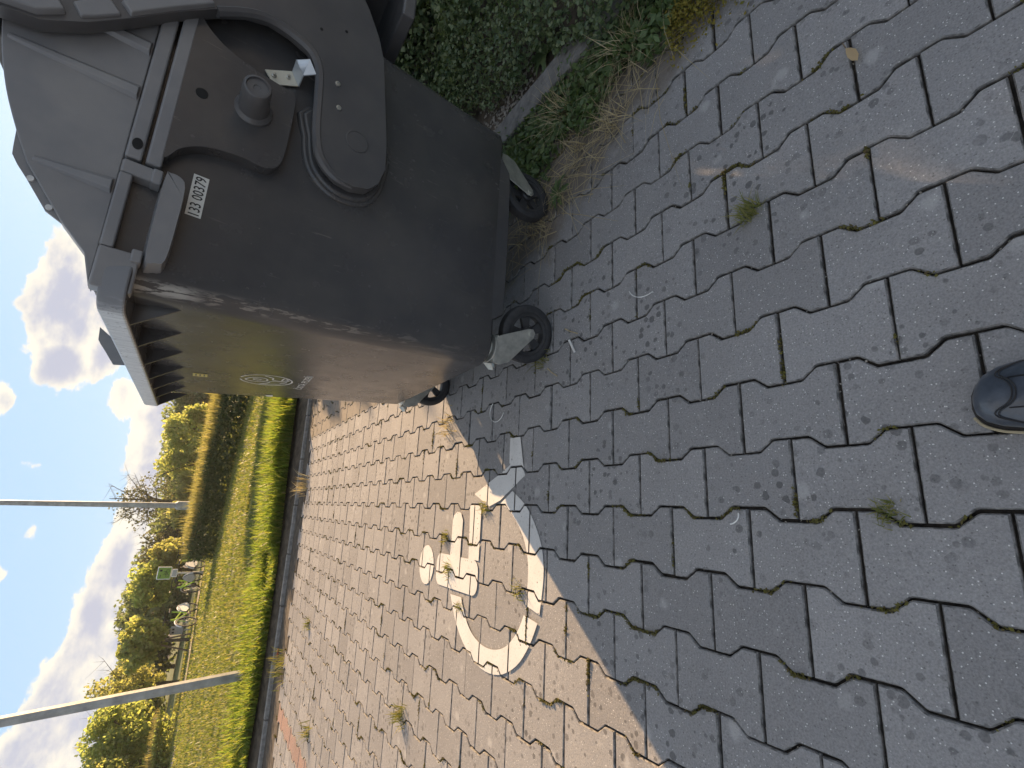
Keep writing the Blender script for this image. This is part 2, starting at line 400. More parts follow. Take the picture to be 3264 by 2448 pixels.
def spline(pts, n=6, closed=True):
    """Catmull-Rom through pts"""
    P = [Vector(p) for p in pts]; N = len(P); out = []
    for i in range(N if closed else N - 1):
        p0, p1, p2, p3 = (P[(i - 1) % N], P[i], P[(i + 1) % N], P[(i + 2) % N]) if closed else (P[max(i - 1, 0)], P[i], P[i + 1], P[min(i + 2, N - 1)])
        for k in range(n):
            t = k / n
            out.append(tuple(.5 * ((2 * p1) + (p2 - p0) * t + (2 * p0 - 5 * p1 + 4 * p2 - p3) * t * t + (3 * p1 - p0 - 3 * p2 + p3) * t ** 3)))
    if not closed: out.append(tuple(P[-1]))
    return out
def text_mesh(name, s, width, height, fn, material, parent, bold=0.):
    cu = bpy.data.curves.new('t', 'FONT'); cu.body = s; cu.size = 1; cu.resolution_u = 2; cu.offset = bold
    to = bpy.data.objects.new('t', cu); COL.objects.link(to)
    bpy.context.view_layer.update()
    me = bpy.data.meshes.new_from_object(to.evaluated_get(bpy.context.evaluated_depsgraph_get()))
    bpy.data.objects.remove(to); bpy.data.curves.remove(cu)
    V = np.empty(len(me.vertices) * 3); me.vertices.foreach_get('co', V); V = V.reshape(-1, 3)
    mn, mx = V.min(0), V.max(0)
    po = parent.location if parent else Vector()
    par = parent
    while par is not None and par.parent is not None: par = par.parent; po = par.location
    for i, vtx in enumerate(me.vertices):
        vtx.co = Vector(fn((V[i, 0] - mn[0]) / (mx[0] - mn[0]) * width, (V[i, 1] - mn[1]) / (mx[1] - mn[1]) * height)) - po
    me.materials.clear(); me.materials.append(MATS[material]); me.name = name
    return link(name, me, parent)

def quads(c, size, aspect=1.4, flat=0., up=None):
    """leaf-shaped quads at centres c with random turn; flat pulls their normals upwards"""
    n = len(c); nv = rng.normal(size=(n, 3)); nv[:, 2] += flat * np.sign(nv[:, 2] + 1e-9) + flat
    nv /= np.linalg.norm(nv, axis=1, keepdims=True)
    t = np.cross(nv, rng.normal(size=(n, 3))); t /= np.linalg.norm(t, axis=1, keepdims=True); bt = np.cross(nv, t)
    s = (np.asarray(size) * rng.uniform(.65, 1.35, n))[:, None]
    V = np.stack([c - t * s * aspect * .5, c + bt * s * .42 - t * s * .08 + nv * s * .08, c + t * s * aspect * .5, c - bt * s * .42 - t * s * .08 + nv * s * .08], 1).reshape(-1, 3)
    return V, np.arange(4 * n).reshape(n, 4)
def blades(base, h, wd, lean=.35, wind=(0, 0), curl=.5):
    """grass blades, two quads and a tip each as three quads (last one folded to a point)"""
    n = len(base); a = rng.uniform(0, 2 * math.pi, n); h = np.broadcast_to(h, n) * rng.uniform(.55, 1.25, n); wd = np.broadcast_to(wd, n) * rng.uniform(.7, 1.3, n)
    d = np.stack([np.cos(a), np.sin(a), 0 * a], 1); sd = np.stack([-np.sin(a), np.cos(a), 0 * a], 1)
    ln = rng.uniform(.1, 1, n) * lean; wv = np.array([wind[0], wind[1], 0.])
    def pt(t):
        hor = (ln * (t * .5 + curl * t * t) * h)[:, None]
        return base + d * hor + wv * (t * t * h)[:, None] + np.stack([0 * h, 0 * h, h * (t - .35 * ln * t * t)], 1)
    b0, b1, b2 = base, pt(.55), pt(1.)
    w2 = (wd * .5)[:, None]
    V = np.stack([b0 - sd * w2, b0 + sd * w2, b1 + sd * w2 * .8, b1 - sd * w2 * .8, b2 + sd * w2 * .12, b2 - sd * w2 * .12], 1).reshape(-1, 3)
    i = np.arange(n)[:, None] * 6
    F = np.concatenate([i + np.array([0, 1, 2, 3]), i + np.array([3, 2, 4, 5])], 1).reshape(-1, 4)
    return V, F

# ------------------------------------------------------------------ ground
def sheet(name, xs_ys, z, material, kind='structure', **kw):
    mb = MB(); mb.add([(x, y, z) if not callable(z) else (x, y, z(x, y)) for x, y in xs_ys], [tuple(range(len(xs_ys)))])
    return mb.build(name, material, smooth=False, kind=kind, **kw)
PE = [(-30, 1.6), (-6, 4.85), (-2.2, 5.35), (-.4, 5.62), (1.0, 5.87), (4, 6.4), (30, 9)]      # far edge of the pavement
KE = [(-30, 3.6), (-6, 5.5), (-2.34, 5.78), (0, 5.95), (1, 6.03), (4, 6.5), (30, 9.3)]        # kerb line
GE = [(-30, 3.9), (-6, 5.72), (-2.4, 5.98), (-.4, 6.14), (1.1, 6.38), (4, 6.8), (30, 9.6)]    # start of the grass
def at(line, x): return float(np.interp(x, [p[0] for p in line], [p[1] for p in line]))
LAWN = .11
sheet('ground', [(-600, -300), (600, -300), (600, 900), (-600, 900)], -.06, 'soil')
sheet('pavement_bed', [(-30, -4), (1.62, -4), (1.62, at(PE, 1.62))] + [p for p in reversed(PE) if p[0] < 1.6], -.0095, 'joint_soil')
n = len(KE)
mb = MB()
gut = [(x, at(PE, x) - .05, -.008) for x in (-30, -6, -2.2, -.4, 1, 4, 30)] + [(x, at(KE, x) + .01, -.002) for x in (-30, -6, -2.2, -.4, 1, 4, 30)]
mb.add(gut, [(i, i + 1, 7 + i + 1, 7 + i) for i in range(6)]); mb.build('gutter', 'soil', smooth=False, kind='structure')
xs = list(np.linspace(-12, 6, 37)) 
kerb = thing('kerb', 'low grey concrete kerb along the far edge of the pavement', 'kerb')
proto_k = None
for i in range(36):                                     # kerb stones half a metre long
    x0, x1 = xs[i] + .003, xs[i + 1] - .003
    y0, y1 = at(KE, x0), at(KE, x1); zt = .034 + random.uniform(-.003, .003)
    mk = MB(); mk.add([(x0, y0, -.05), (x1, y1, -.05), (x1, y1 + .05, -.05), (x0, y0 + .05, -.05), (x0, y0, zt), (x1, y1, zt), (x1, y1 + .05, zt), (x0, y0 + .05, zt)],
           [(3, 2, 1, 0), (4, 5, 6, 7), (0, 1, 5, 4), (1, 2, 6, 5), (2, 3, 7, 6), (3, 0, 4, 7)])
    mk.build('kerb_stone', 'kerb_concrete', kerb, bevel=.008, seg=1)
mb = MB()
X7 = (-30, -6, -2.2, -.4, 1, 4, 30)
mb.add([(x, at(KE, x) + .045, .022) for x in X7] + [(x, at(GE, x) + .1, LAWN - .02) for x in X7], [(i, i + 1, 8 + i, 7 + i) for i in range(6)])
mb.build('dirt_strip', 'soil', smooth=False, kind='structure')
# lawn, gently uneven
gx = np.concatenate([np.linspace(-60, -12, 10), np.linspace(-11, 6, 60), np.linspace(7, 60, 10)]); gy = np.concatenate([np.linspace(0, 20, 80), np.linspace(20.5, 80, 40)])
XX, YY = np.meshgrid(gx, gy); Y0 = np.interp(XX, [p[0] for p in GE], [p[1] for p in GE]) + .02; YR = Y0 + YY
def lawn_z(x, y): return LAWN + .025 * np.sin(x * 1.3 + .5 * y) * np.sin(y * .9) - .07 * np.clip((y - 10) / 14, 0, 1)
ZZ = lawn_z(XX, YR); V = np.stack([XX, YR, ZZ], -1).reshape(-1, 3); nx, ny = len(gx), len(gy)
I = (np.arange(ny - 1)[:, None] * nx + np.arange(nx - 1)[None]).ravel(); F = np.stack([I, I + 1, I + 1 + nx, I + nx], 1)
link('lawn', fast_mesh('lawn', V, F, ['lawn_ground']), kind='structure')
# gravel path behind the lawn
mb = MB(); pp = [(-22, 9.8), (-12, 17.6), (-8.4, 20.6), (-5.2, 23.6), (-2.2, 25.9), (4, 29), (20, 34)]
mb.add([(x, y, .075) for x, y in pp] + [(x - .9, y + 1.5, .075) for x, y in pp], [(i, i + 1, 8 + i, 7 + i) for i in range(6)])
mb.build('path', 'path_gravel', smooth=False, kind='structure')
# planting strip: soil beyond the edging
sheet('planting_soil', [(1.60, -4), (14, -4), (14, 7.5), (4, 6.35), (1.60, 5.95)], .012, 'soil')
# lower road/ground behind the camera
sheet('side_ground', [(-60, -60), (60, -60), (60, -4.02), (-60, -4.02)], -.03, 'kerb_concrete')

# ------------------------------------------------------------------ pavers (double-T stones)
PX0, PY0, PP, PL = .09163652, 1.24418307, .13429484, .2
HW = .0784; HN = PP - HW; GAP = .0026
def paver_outline():
    q = [(HW, .1), (HW, .0665), (HW - .0017, .0622), (HN + .0017, .0378), (HN, .0335)]
    q = [(x - GAP, y if y < .1 else .1 - GAP) for x, y in q]
    right = q + [(x, -y) for x, y in reversed(q)]
    return [(x, y) for x, y in right] + [(-x, -y) for x, y in right]
PO = paver_outline()
def paver_mesh(name, mname):
    n = len(PO); ins = offset_poly(PO, -.0022)
    area = sum(PO[i][0] * PO[(i + 1) % n][1] - PO[(i + 1) % n][0] * PO[i][1] for i in range(n))
    V = [(x, y, 0) for x, y in ins] + [(x, y, -.0024) for x, y in PO] + [(x, y, -.03) for x, y in PO]
    F = [tuple(range(n))] + [(i + n, (i + 1) % n + n, (i + 1) % n, i) for i in range(n)] + [(i + 2 * n, (i + 1) % n + 2 * n, (i + 1) % n + n, i + n) for i in range(n)]
    if area < 0: F = [tuple(reversed(f)) for f in F]
    me = bpy.data.meshes.new(name); me.from_pydata(V, [], F); me.materials.append(MATS[mname]); me.materials.append(MATS['paver_edge'])
    me.polygons.foreach_set('material_index', [0] + [1] * (len(F) - 1)); me.update()
    return me
pm, pr_ = paver_mesh('paver', 'concrete_paver'), paver_mesh('red_paver', 'red_paver')
pavement = link('pavement', None, kind='structure'); pavement.empty_display_size = .1
spots = []
for i in range(-40, 12):
    cx = PX0 + i * PP
    off = 0. if i % 2 else .5
    for nn in range(-14, 26):
        cy = PY0 + (nn + .5 + off) * PL
        edge = 1.64 if not (.6 < cy < 2.6) else 1.62
        if cx + .07 > edge or cy + .1 > at(PE, cx) + .02: continue
        u, v, dpt = project([cx, cy, 0])
        if cx < -4.6 or cy < -1.0: continue
        ins = (-90 < u < 3264 + 500) and (-160 < v < 2448 + 160) and dpt > .1
        ar = 1 / (dpt ** 3) if ins else -dpt
        spots.append((ar, cx, cy, i))
spots.sort(key=lambda t: -t[0])
red_strip = round((-1.735 - PX0) / PP)
rest_v = []; rest_f = []; rest_m = []
bv = np.array([v.co[:] for v in pm.vertices]); bf = [tuple(p.vertices) for p in pm.polygons]
me_rest = bmesh.new()
for k, (ar, cx, cy, i) in enumerate(spots):
    z = random.uniform(-.0016, .0007); rx, ry, rz = (random.gauss(0, .0042) for _ in range(3))
    red = (i == red_strip and cy > 3.6)
    if k < 300:
        o = bpy.data.objects.new('paver', pr_ if red else pm); COL.objects.link(o); o.parent = pavement
        o.location = (cx + random.gauss(0, .0007), cy + random.gauss(0, .0009), z); o.rotation_euler = (rx, ry, rz)
        if red: o['label'] = 'reddish concrete paver'
    else:
        M = Matrix.Translation((cx, cy, z)) @ Matrix.Rotation(rz, 4, 'Z') @ Matrix.Rotation(rx, 4, 'X') @ Matrix.Rotation(ry, 4, 'Y')
        Mn = np.array(M); vv = bv @ Mn[:3, :3].T + Mn[:3, 3]; n0 = len(rest_v)
        rest_v += vv.tolist(); rest_f += [tuple(a + n0 for a in f) for f in bf]; rest_m += [1 if red else 0] + [2] * (len(bf) - 1)
me = bpy.data.meshes.new('paver_field'); me.from_pydata(rest_v, [], rest_f); me.materials.append(MATS['concrete_paver']); me.materials.append(MATS['red_paver']); me.materials.append(MATS['paver_edge'])
me.polygons.foreach_set('material_index', rest_m); me.update()
link('paver_field', me, pavement, kind='stuff')

# moss and grit along the joints
def joint_point(i, n_, t, cross=False):
    """a point on a joint: t metres along it"""
    cx = PX0 + i * PP; y0 = PY0 + (n_ + (0 if i % 2 else .5)) * PL
    if cross: return cx + max(-HW, min(HW, t)), y0
    ph = (t + .05) % .2 - .05                                    # -.05 .. .15 along one period
    def wave(y):
        if y < .036: return HW
        if y < .064: return HW + (HN - HW) * (y - .036) / .028
        return HN if y < .136 else HN + (HW - HN) * (y - .136) / .028
    return cx + wave(abs(ph) if ph < .1 else .2 - (.2 - ph) if ph <= .136 else ph), y0 + t
def joint_clumps(nwant):
    out = []
    while len(out) < nwant:
        i = random.randint(-16, 10); n_ = random.randint(-10, 22); cross = random.random() < .28
        t = random.uniform(-HW, HW) if cross else random.uniform(-.05, .15)
        if not cross and random.random() < .55: t = random.choice((.05, .15)) + random.gauss(0, .014) - (.2 if random.random() < 0 else 0)
        p = joint_point(i, n_, t, cross)
        if -.4 < p[1] < at(PE, p[0]) and -2.6 < p[0] < 1.5: out.append((i, n_, t, cross))
    return out
cl = []
for (i, n_, t, cross) in joint_clumps(760):
    kk = random.choice((10, 18, 30, 60, 120)); sp = .004 + kk * .00016
    c = []
    for _ in range(kk):
        x, y = joint_point(i, n_, t + random.gauss(0, sp), cross); c.append((x + random.gauss(0, .0022), y + random.gauss(0, .0022), random.uniform(-.006, .0042)))
    cl.append(np.array(c))
c = np.concatenate(cl); V, F = quads(c, .0054, 1.3, .3)
link('joint_moss', fast_mesh('joint_moss', V, F, ['moss']), kind='stuff')
c = np.array([(p[0] + random.uniform(-.003, .003), p[1] + random.uniform(-.003, .003), random.uniform(-.005, -.0005)) for p in (joint_point(*q) for q in joint_clumps(2600))])
V, F = quads(c, .0042, 1.1); link('joint_grit', fast_mesh('joint_grit', V, F, ['pebble']), kind='stuff')

# ------------------------------------------------------------------ painted wheelchair symbol, cut by every joint
def clip(subj, cl_):
    out = subj
    for i in range(len(cl_)):
        a, b_ = cl_[i], cl_[(i + 1) % len(cl_)]; inp, out = out, []
        if not inp: return []
        side = lambda p: (b_[0] - a[0]) * (p[1] - a[1]) - (b_[1] - a[1]) * (p[0] - a[0])
        for j in range(len(inp)):
            p, q_ = inp[j - 1], inp[j]; sp, sq = side(p), side(q_)
            if sq >= 0:
                if sp < 0: t = sp / (sp - sq); out.append((p[0] + t * (q_[0] - p[0]), p[1] + t * (q_[1] - p[1])))
                out.append(q_)
            elif sp >= 0: t = sp / (sp - sq); out.append((p[0] + t * (q_[0] - p[0]), p[1] + t * (q_[1] - p[1])))
    return out
def ccw(p):
    a = sum(p[i][0] * p[(i + 1) % len(p)][1] - p[(i + 1) % len(p)][0] * p[i][1] for i in range(len(p)))
    return p if a > 0 else p[::-1]
def arcpts(c, rx, ry, a0, a1, n): return [(c[0] + rx * math.cos(R(a0 + (a1 - a0) * i / n)), c[1] + ry * math.sin(R(a0 + (a1 - a0) * i / n))) for i in range(n + 1)]
sym = []
def strip2(a, b_): 
    for i in range(len(a) - 1): sym.append([a[i], a[i + 1], b_[i + 1], b_[i]])
o1 = spline([(.084, 1.562), (.034, 1.472), (-.037, 1.404), (-.108, 1.366), (-.186, 1.357), (-.296, 1.373)], 4, False)
i1 = spline([(.041, 1.640), (.008, 1.566), (-.047, 1.500), (-.104, 1.461), (-.178, 1.443), (-.280, 1.452)], 4, False)
o2 = spline([(-.321, 1.382), (-.394, 1.424), (-.468, 1.494), (-.521, 1.6), (-.532, 1.726), (-.493, 1.850), (-.424, 1.945), (-.327, 2.014)], 4, False)
i2 = spline([(-.311, 1.460), (-.372, 1.499), (-.426, 1.563), (-.453, 1.640), (-.457, 1.722), (-.437, 1.800), (-.395, 1.862), (-.325, 1.915)], 4, False)
strip2(o1, i1); strip2(o2, i2)
sym += [[(.279, 1.594), (.277, 1.524), (.176, 1.498), (.176, 1.592)], [(.176, 1.592), (.176, 1.498), (.136, 1.484), (.157, 1.636)], [(.157, 1.636), (.136, 1.484), (.051, 1.646), (.076, 1.72)],
        [(.157, 1.636), (.076, 1.72), (.076, 1.853)], [(.076, 1.72), (.051, 1.646), (.028, 1.726), (.076, 1.853)]]
def rbox(x0, y0, x1, y1, r):
    p = []
    for cx, cy, a in ((x1 - r, y1 - r, 0), (x0 + r, y1 - r, 90), (x0 + r, y0 + r, 180), (x1 - r, y0 + r, 270)): p += arcpts((cx, cy), r, r, a, a + 90, 4)
    return p
sym += [[(.034, 1.788), (.034, 1.885), (-.176, 1.872), (-.176, 1.787)], rbox(-.306, 1.787, -.176, 2.174, .04), [(-.176, 1.943), (-.03, 1.943), (.0, 1.965), (.004, 2.0), (-.012, 2.032), (-.04, 2.043), (-.176, 2.043)]]
sym.append(arcpts((-.239, 2.29), .086, .083, 0, 350, 18))
sym = [ccw(p) for p in sym]
def paver_convex(cx, cy):
    a = HW - GAP - .0014; b_ = HN - GAP - .0014; h = .1 - GAP - .0014
    return [[(cx - a, cy - h), (cx + a, cy - h), (cx + a, cy - .0635), (cx + b_, cy - .0375), (cx - b_, cy - .0375), (cx - a, cy - .0635)],
            [(cx - b_, cy - .0375), (cx + b_, cy - .0375), (cx + b_, cy + .0375), (cx - b_, cy + .0375)],
            [(cx - a, cy + .0635), (cx - b_, cy + .0375), (cx + b_, cy + .0375), (cx + a, cy + .0635), (cx + a, cy + h), (cx - a, cy + h)]]
mv = []; mf = []
for ar, cx, cy, i in spots:
    if not (-.7 < cx < .45 and 1.2 < cy < 2.55): continue
    for cp in paver_convex(cx, cy):
        for sp in sym:
            pl_ = clip(sp, cp)
            if len(pl_) > 2:
                n0 = len(mv); mv += [(x, y, .0026) for x, y in pl_]; mf.append(tuple(range(n0, n0 + len(pl_))))
me = bpy.data.meshes.new('painted_marking'); me.from_pydata(mv, [], mf); me.materials.append(MATS['road_paint']); me.update()
link('painted_marking', me, label='white wheelchair symbol painted across the pavers, half in sun and half in shade', cat='road marking')

# ------------------------------------------------------------------ the waste container
ORG = Vector((.9, 1.79, 0))
BIN = thing('waste_container', 'big dark grey four wheeled waste container with its dome lid rolled back', 'waste container', ORG)
def SP(a, z, d=0.):                                   # near side wall (slightly battered): across, up, out
    return (a, 1.34 - .147 * (z - .2) - .9894 * d, z - .1454 * d)
def SPm(a, z, d=0.): p = SP(a, z, d); return (p[0], 3.58 - p[1], p[2])
def FX(z): return .405 + (1.15 - z) * .07             # front wall
def rrect(x0, x1, y0, y1, r, n=7):
    p = []
    for cx, cy, a in ((x1 - r, y1 - r, 0), (x0 + r, y1 - r, 90), (x0 + r, y0 + r, 180), (x1 - r, y0 + r, 270)): p += arcpts((cx, cy), r, r, a, a + 90, n)
    return p
mb = MB(ORG); rings = []
def body_ring(z, ins=0., r=.07):
    yn = 1.34 - .147 * (z - .2); return [(x, y, z) for x, y in rrect(FX(z) + ins, 1.375 - .03 * (1 - z) - ins, yn + ins, 3.58 - yn - ins, r)]
levels = [(.236, .045, .05), (.241, .012, .06), (.256, 0, .065), (.45, 0, .07), (.7, 0, .07), (.95, 0, .066), (1.13, 0, .06), (1.216, 0, .055), (1.216, .03, .04), (1.0, .03, .04), (.30, .03, .04)]
vs = []; 
for z, ins, r in levels: vs += body_ring(z, ins, r)
n = len(vs) // len(levels)
fs = [(k * n + i, k * n + (i + 1) % n, (k + 1) * n + (i + 1) % n, (k + 1) * n + i) for k in range(len(levels) - 1) for i in range(n)]
fs += [tuple(reversed(range(n))), tuple((len(levels) - 1) * n + i for i in range(n))]
mb.add(vs, fs); mb.build('body', 'black_plastic', BIN, ang=50)
BODY = BIN
def side(name, pts, d0, d1, material='black_plastic', bevel=.004, inset=0., parent=BIN, both=True, seg=2):
    mb = MB(ORG); mb.prism(pts, SP, d0, d1, inset); o = mb.build(name, material, parent, bevel=bevel, seg=seg)
    if both:
        mb = MB(ORG); mb.prism(pts, SPm, d0, d1, inset); mb.build(name, material, parent, bevel=bevel, seg=seg)
    return o
# skirt between the castors
sk = spline([(.60, .275), (.63, .222), (.69, .203), (1.12, .203), (1.20, .222), (1.25, .275)], 4, False)
side('skirt', sk, -.10, -.002, bevel=.006)
# rim: upper panel band round the top of the side, with the hand hold cut in it
side('rim_frame', [(.47, 1.15), (.47, 1.216), (.385, 1.216), (.385, 1.15)], -.01, .030, 'skylit_plastic', bevel=.005)
side('rim_frame', [(.665, 1.15), (.665, 1.216), (.634, 1.216), (.634, 1.15)], -.01, .030, 'skylit_plastic', bevel=.005)
side('rim_frame', [(.634, 1.194), (.634, 1.216), (.47, 1.216), (.47, 1.194)], -.01, .0302, 'skylit_plastic', bevel=.004)
side('hand_grip', spline([(.456, 1.146), (.452, 1.125), (.466, 1.108), (.55, 1.1035), (.64, 1.104), (.662, 1.118), (.664, 1.138), (.655, 1.147), (.55, 1.149)], 3), -.004, .046, 'skylit_plastic', bevel=.012, inset=.004, seg=4)
side('grip_pad', [(.450, 1.1475), (.478, 1.1475), (.478, 1.166), (.450, 1.166)], .0, .036, 'skylit_plastic', bevel=.004)
side('grip_pad', [(.630, 1.1475), (.664, 1.1475), (.664, 1.166), (.630, 1.166)], .0, .036, 'skylit_plastic', bevel=.004)
# two grooved bars of the rim behind the hand hold
side('rim_bar', [(.671, 1.1535), (1.36, 1.1535), (1.36, 1.181), (.671, 1.181)], -.01, .034, 'skylit_plastic', bevel=.005)
side('rim_bar', [(.671, 1.187), (1.36, 1.187), (1.36, 1.2155), (.671, 1.2155)], -.01, .030, 'skylit_plastic', bevel=.005)
# pressed swelling that carries the lifting pin
boss = spline([(.690, 1.172), (.700, 1.150), (.735, 1.128), (.762, 1.085), (.774, 1.02), (.772, .972), (.790, .943), (.84, .932), (.975, .929), (1.008, .938), (1.014, .985), (1.022, 1.04), (1.036, 1.092), (1.062, 1.132), (1.095, 1.160), (1.10, 1.172)], 4, False)
side('pressed_boss', boss, -.012, .033, bevel=.021, seg=5)
# lifting pin
pc = Vector(SP(.908, 1.016, .0325))
for sgn in (1, -1):
    mb = MB(ORG); c0 = pc if sgn > 0 else Vector((pc.x, 3.58 - pc.y, pc.z)); ax = Vector((0, -1 * sgn, -.02))
    mb.lathe([(.043, -.004), (.042, .004), (.034, .012), (.031, .05), (.030, .080), (.028, .0835), (.0235, .084), (.0225, .0795), (.008, .079), (.007, .0775), (0, .0775)], c0, ax, 28)
    mb.build('lifting_pin', 'lid_plastic', BIN, ang=28)
mb = MB(ORG); hc = Vector(SP(.886, 1.118, .0325)); mb.lathe([(.0125, .0), (.0125, .0015), (0, .0015)], hc, (0, -.99, -.145), 18); mb.build('hole', 'dark_gap', BIN)
mb = MB(ORG); mb.prism(arcpts((.705, 1.2005), .013, .009, 0, 345, 18), SP, .0, .0312); mb.build('hole', 'dark_gap', BIN)
for a_, z_ in ((.638, 1.2075), (.458, 1.198)):
    pass
# cream catch plate with its zinc tab and two screws
pp_ = [(1.055, 1.007), (1.093, .947), (1.059, .926), (1.025, .982)]
mb = MB(ORG); mb.prism(pp_, SP, .004, .008); plate = mb.build('catch_plate', 'cream_steel', BIN, bevel=.001, seg=1)
mb = MB(ORG); tb = [(1.092, .9495), (1.058, .9275)]
a0, a1 = SP(1.093, .947, .006), SP(1.059, .926, .006)
mb2 = MB(ORG)
b0 = Vector(a0) + Vector((.004, -.040, -.004)); b1 = Vector(a1) + Vector((.004, -.040, -.004)); e = Vector((.018, -.004, -.030))
v8 = [a0, a1, tuple(b1), tuple(b0)]; v8b = [tuple(Vector(p) + Vector((.0015, .001, -.003))) for p in v8]
mb2.add(v8 + v8b, [(0, 1, 2, 3), (7, 6, 5, 4), (0, 3, 7, 4), (1, 0, 4, 5), (2, 1, 5, 6), (3, 2, 6, 7)])
c4 = [b0, b1, b1 + e, b0 + e]; c4b = [p + Vector((0, .003, -.0005)) for p in c4]
mb2.add([tuple(p) for p in c4 + c4b], [(0, 1, 2, 3), (7, 6, 5, 4), (0, 3, 7, 4), (1, 0, 4, 5), (2, 1, 5, 6), (3, 2, 6, 7)])
mb2.build('bent_tab', 'zinc_tab', plate, bevel=.0015, seg=2)
for a_, z_ in ((1.050, .985), (1.068, .953)):
    mb = MB(ORG); mb.lathe([(.006, 0), (.006, .003), (.003, .004), (.003, .010), (0, .0105)], SP(a_, z_, .008), (0, -.99, -.145), 10); mb.build('screw', 'galvanised', plate)
# inventory label
mb = MB(ORG); mb.prism([(.6045, 1.0665), (.7055, 1.0665), (.7055, 1.0965), (.6045, 1.0965)], SP, -.001, .0014); lab = mb.build('inventory_label', 'label_white', BIN, smooth=False, label='white sticker printed with black digits')
text_mesh('digits', '133 00379', .094, .0215, lambda a, z: SP(.608 + a, 1.0705 + z, .0019), 'label_ink', lab, .008)
# hump of the side above the rim, ribbed, with its flange
hump = [(.385, 1.2135), (.449, 1.232), (.500, 1.277), (.593, 1.343)] + [(x, z) for x, z in spline([(.64, 1.365), (.722, 1.398), (.82, 1.425), (.93, 1.442), (1.05, 1.442), (1.18, 1.412), (1.29, 1.352), (1.36, 1.27)], 4, False)] + [(1.37, 1.217)]
def HP(a, z, d): return (a, 1.1935 - .13 * (z - 1.2) - d, z)
def HPm(a, z, d): p = HP(a, z, d); return (p[0], 3.58 - p[1], p[2])
for fn in (HP, HPm):
    mb = MB(ORG); mb.prism(hump, fn, -.024, 0.016); mb.build('hump_panel', 'skylit_plastic', BIN, bevel=.003)
for xr, z0, z1 in ((.829, 1.2185, 1.418), (.945, 1.2185, 1.432), (.602, 1.2185, 1.336)):
    for fn in (HP, HPm):
        mb = MB(ORG); mb.add([fn(xr - .019, z0, .014), fn(xr + .021, z0, .014), fn(xr + .010, z1, .014), fn(xr - .008, z1, .014), fn(xr - .012, z0, .028), fn(xr + .006, z0, .028), fn(xr + .004, z1, .0185), fn(xr - .002, z1, .0185)],
               [(0, 1, 2, 3), (4, 5, 6, 7), (0, 1, 5, 4), (1, 2, 6, 5), (2, 3, 7, 6), (3, 0, 4, 7)])
        mb.build('rib', 'skylit_plastic', BIN, bevel=.002, seg=2)
fin = [(.4935, 1.268), (.499, 1.277), (.514, 1.303), (.5675, 1.341), (.588, 1.357), (.6045, 1.367), (.622, 1.369), (.655, 1.372), (.593, 1.341)]
mb = MB(ORG); mb.prism([(x - .02 * (x > .5), z + .022 * (z > 1.3)) for x, z in fin[:-1]] + [fin[-1]], HPm, -.004, .003); mb.build('rim_tab', 'skylit_plastic', BIN, bevel=.001, seg=1)
mb = MB(ORG); mb.prism(fin, HP, -.004, .003); fo = mb.build('rim_tab', 'skylit_plastic', BIN, bevel=.001, seg=1)
for xr, zr in ((.567, 1.3335), (.5215, 1.2985)):
    mb = MB(ORG); mb.lathe([(.0055, -.006), (.0055, .0062), (0, .0062)], HP(xr, zr, 0), (0, -1, 0), 12); mb.build('eyelet_sky', 'print_white', fo)  # white discs stand in for bright sky seen through the holes
# front lip with gussets beneath
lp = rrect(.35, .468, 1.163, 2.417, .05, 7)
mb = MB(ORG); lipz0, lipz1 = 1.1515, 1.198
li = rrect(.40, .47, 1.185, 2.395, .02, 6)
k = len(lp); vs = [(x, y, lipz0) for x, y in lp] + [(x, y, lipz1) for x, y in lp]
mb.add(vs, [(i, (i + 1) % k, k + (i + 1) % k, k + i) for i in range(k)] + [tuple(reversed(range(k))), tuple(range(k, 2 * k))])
lipo = mb.build('front_lip', 'rubbed_skylit_rim', BIN, bevel=.006, seg=2)
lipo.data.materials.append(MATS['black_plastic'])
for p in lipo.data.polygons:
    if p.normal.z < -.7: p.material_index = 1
for yg in (1.29, 1.472, 1.67, 1.866, 2.04, 2.20, 2.375):
    mb = MB(ORG); t_ = .0035
    tri = [(.354, 1.1545), (FX(1.15) + .006, 1.1545), (FX(1.06) + .004, 1.062), (FX(1.075) - .004, 1.075)]
    mb.prism(tri, lambda a, z, d: (a, yg + d, z), -t_, t_); mb.build('gusset', 'black_plastic', BIN, bevel=.001, seg=1)
mb = MB(ORG); mb.prism([(.362, 1.17), (.385, 1.17), (.385, 1.10), (.368, 1.09)], lambda a, z, d: (a, 1.195 + d, z), -.02, .0); 
# worn streak at the near front corner
mb = MB(ORG); ws = [(1.148, -.006), (1.10, .006), (1.03, .016), (.985, .017), (1.03, -.002), (1.09, -.014)]
mb.add([(.4225 + o_ * .3 + FX(z) - .405, 1.2045 - .147 * (z - 1.14) + .012 - o_ * .8 - .0115, z) for z, o_ in ws], [tuple(range(6))])
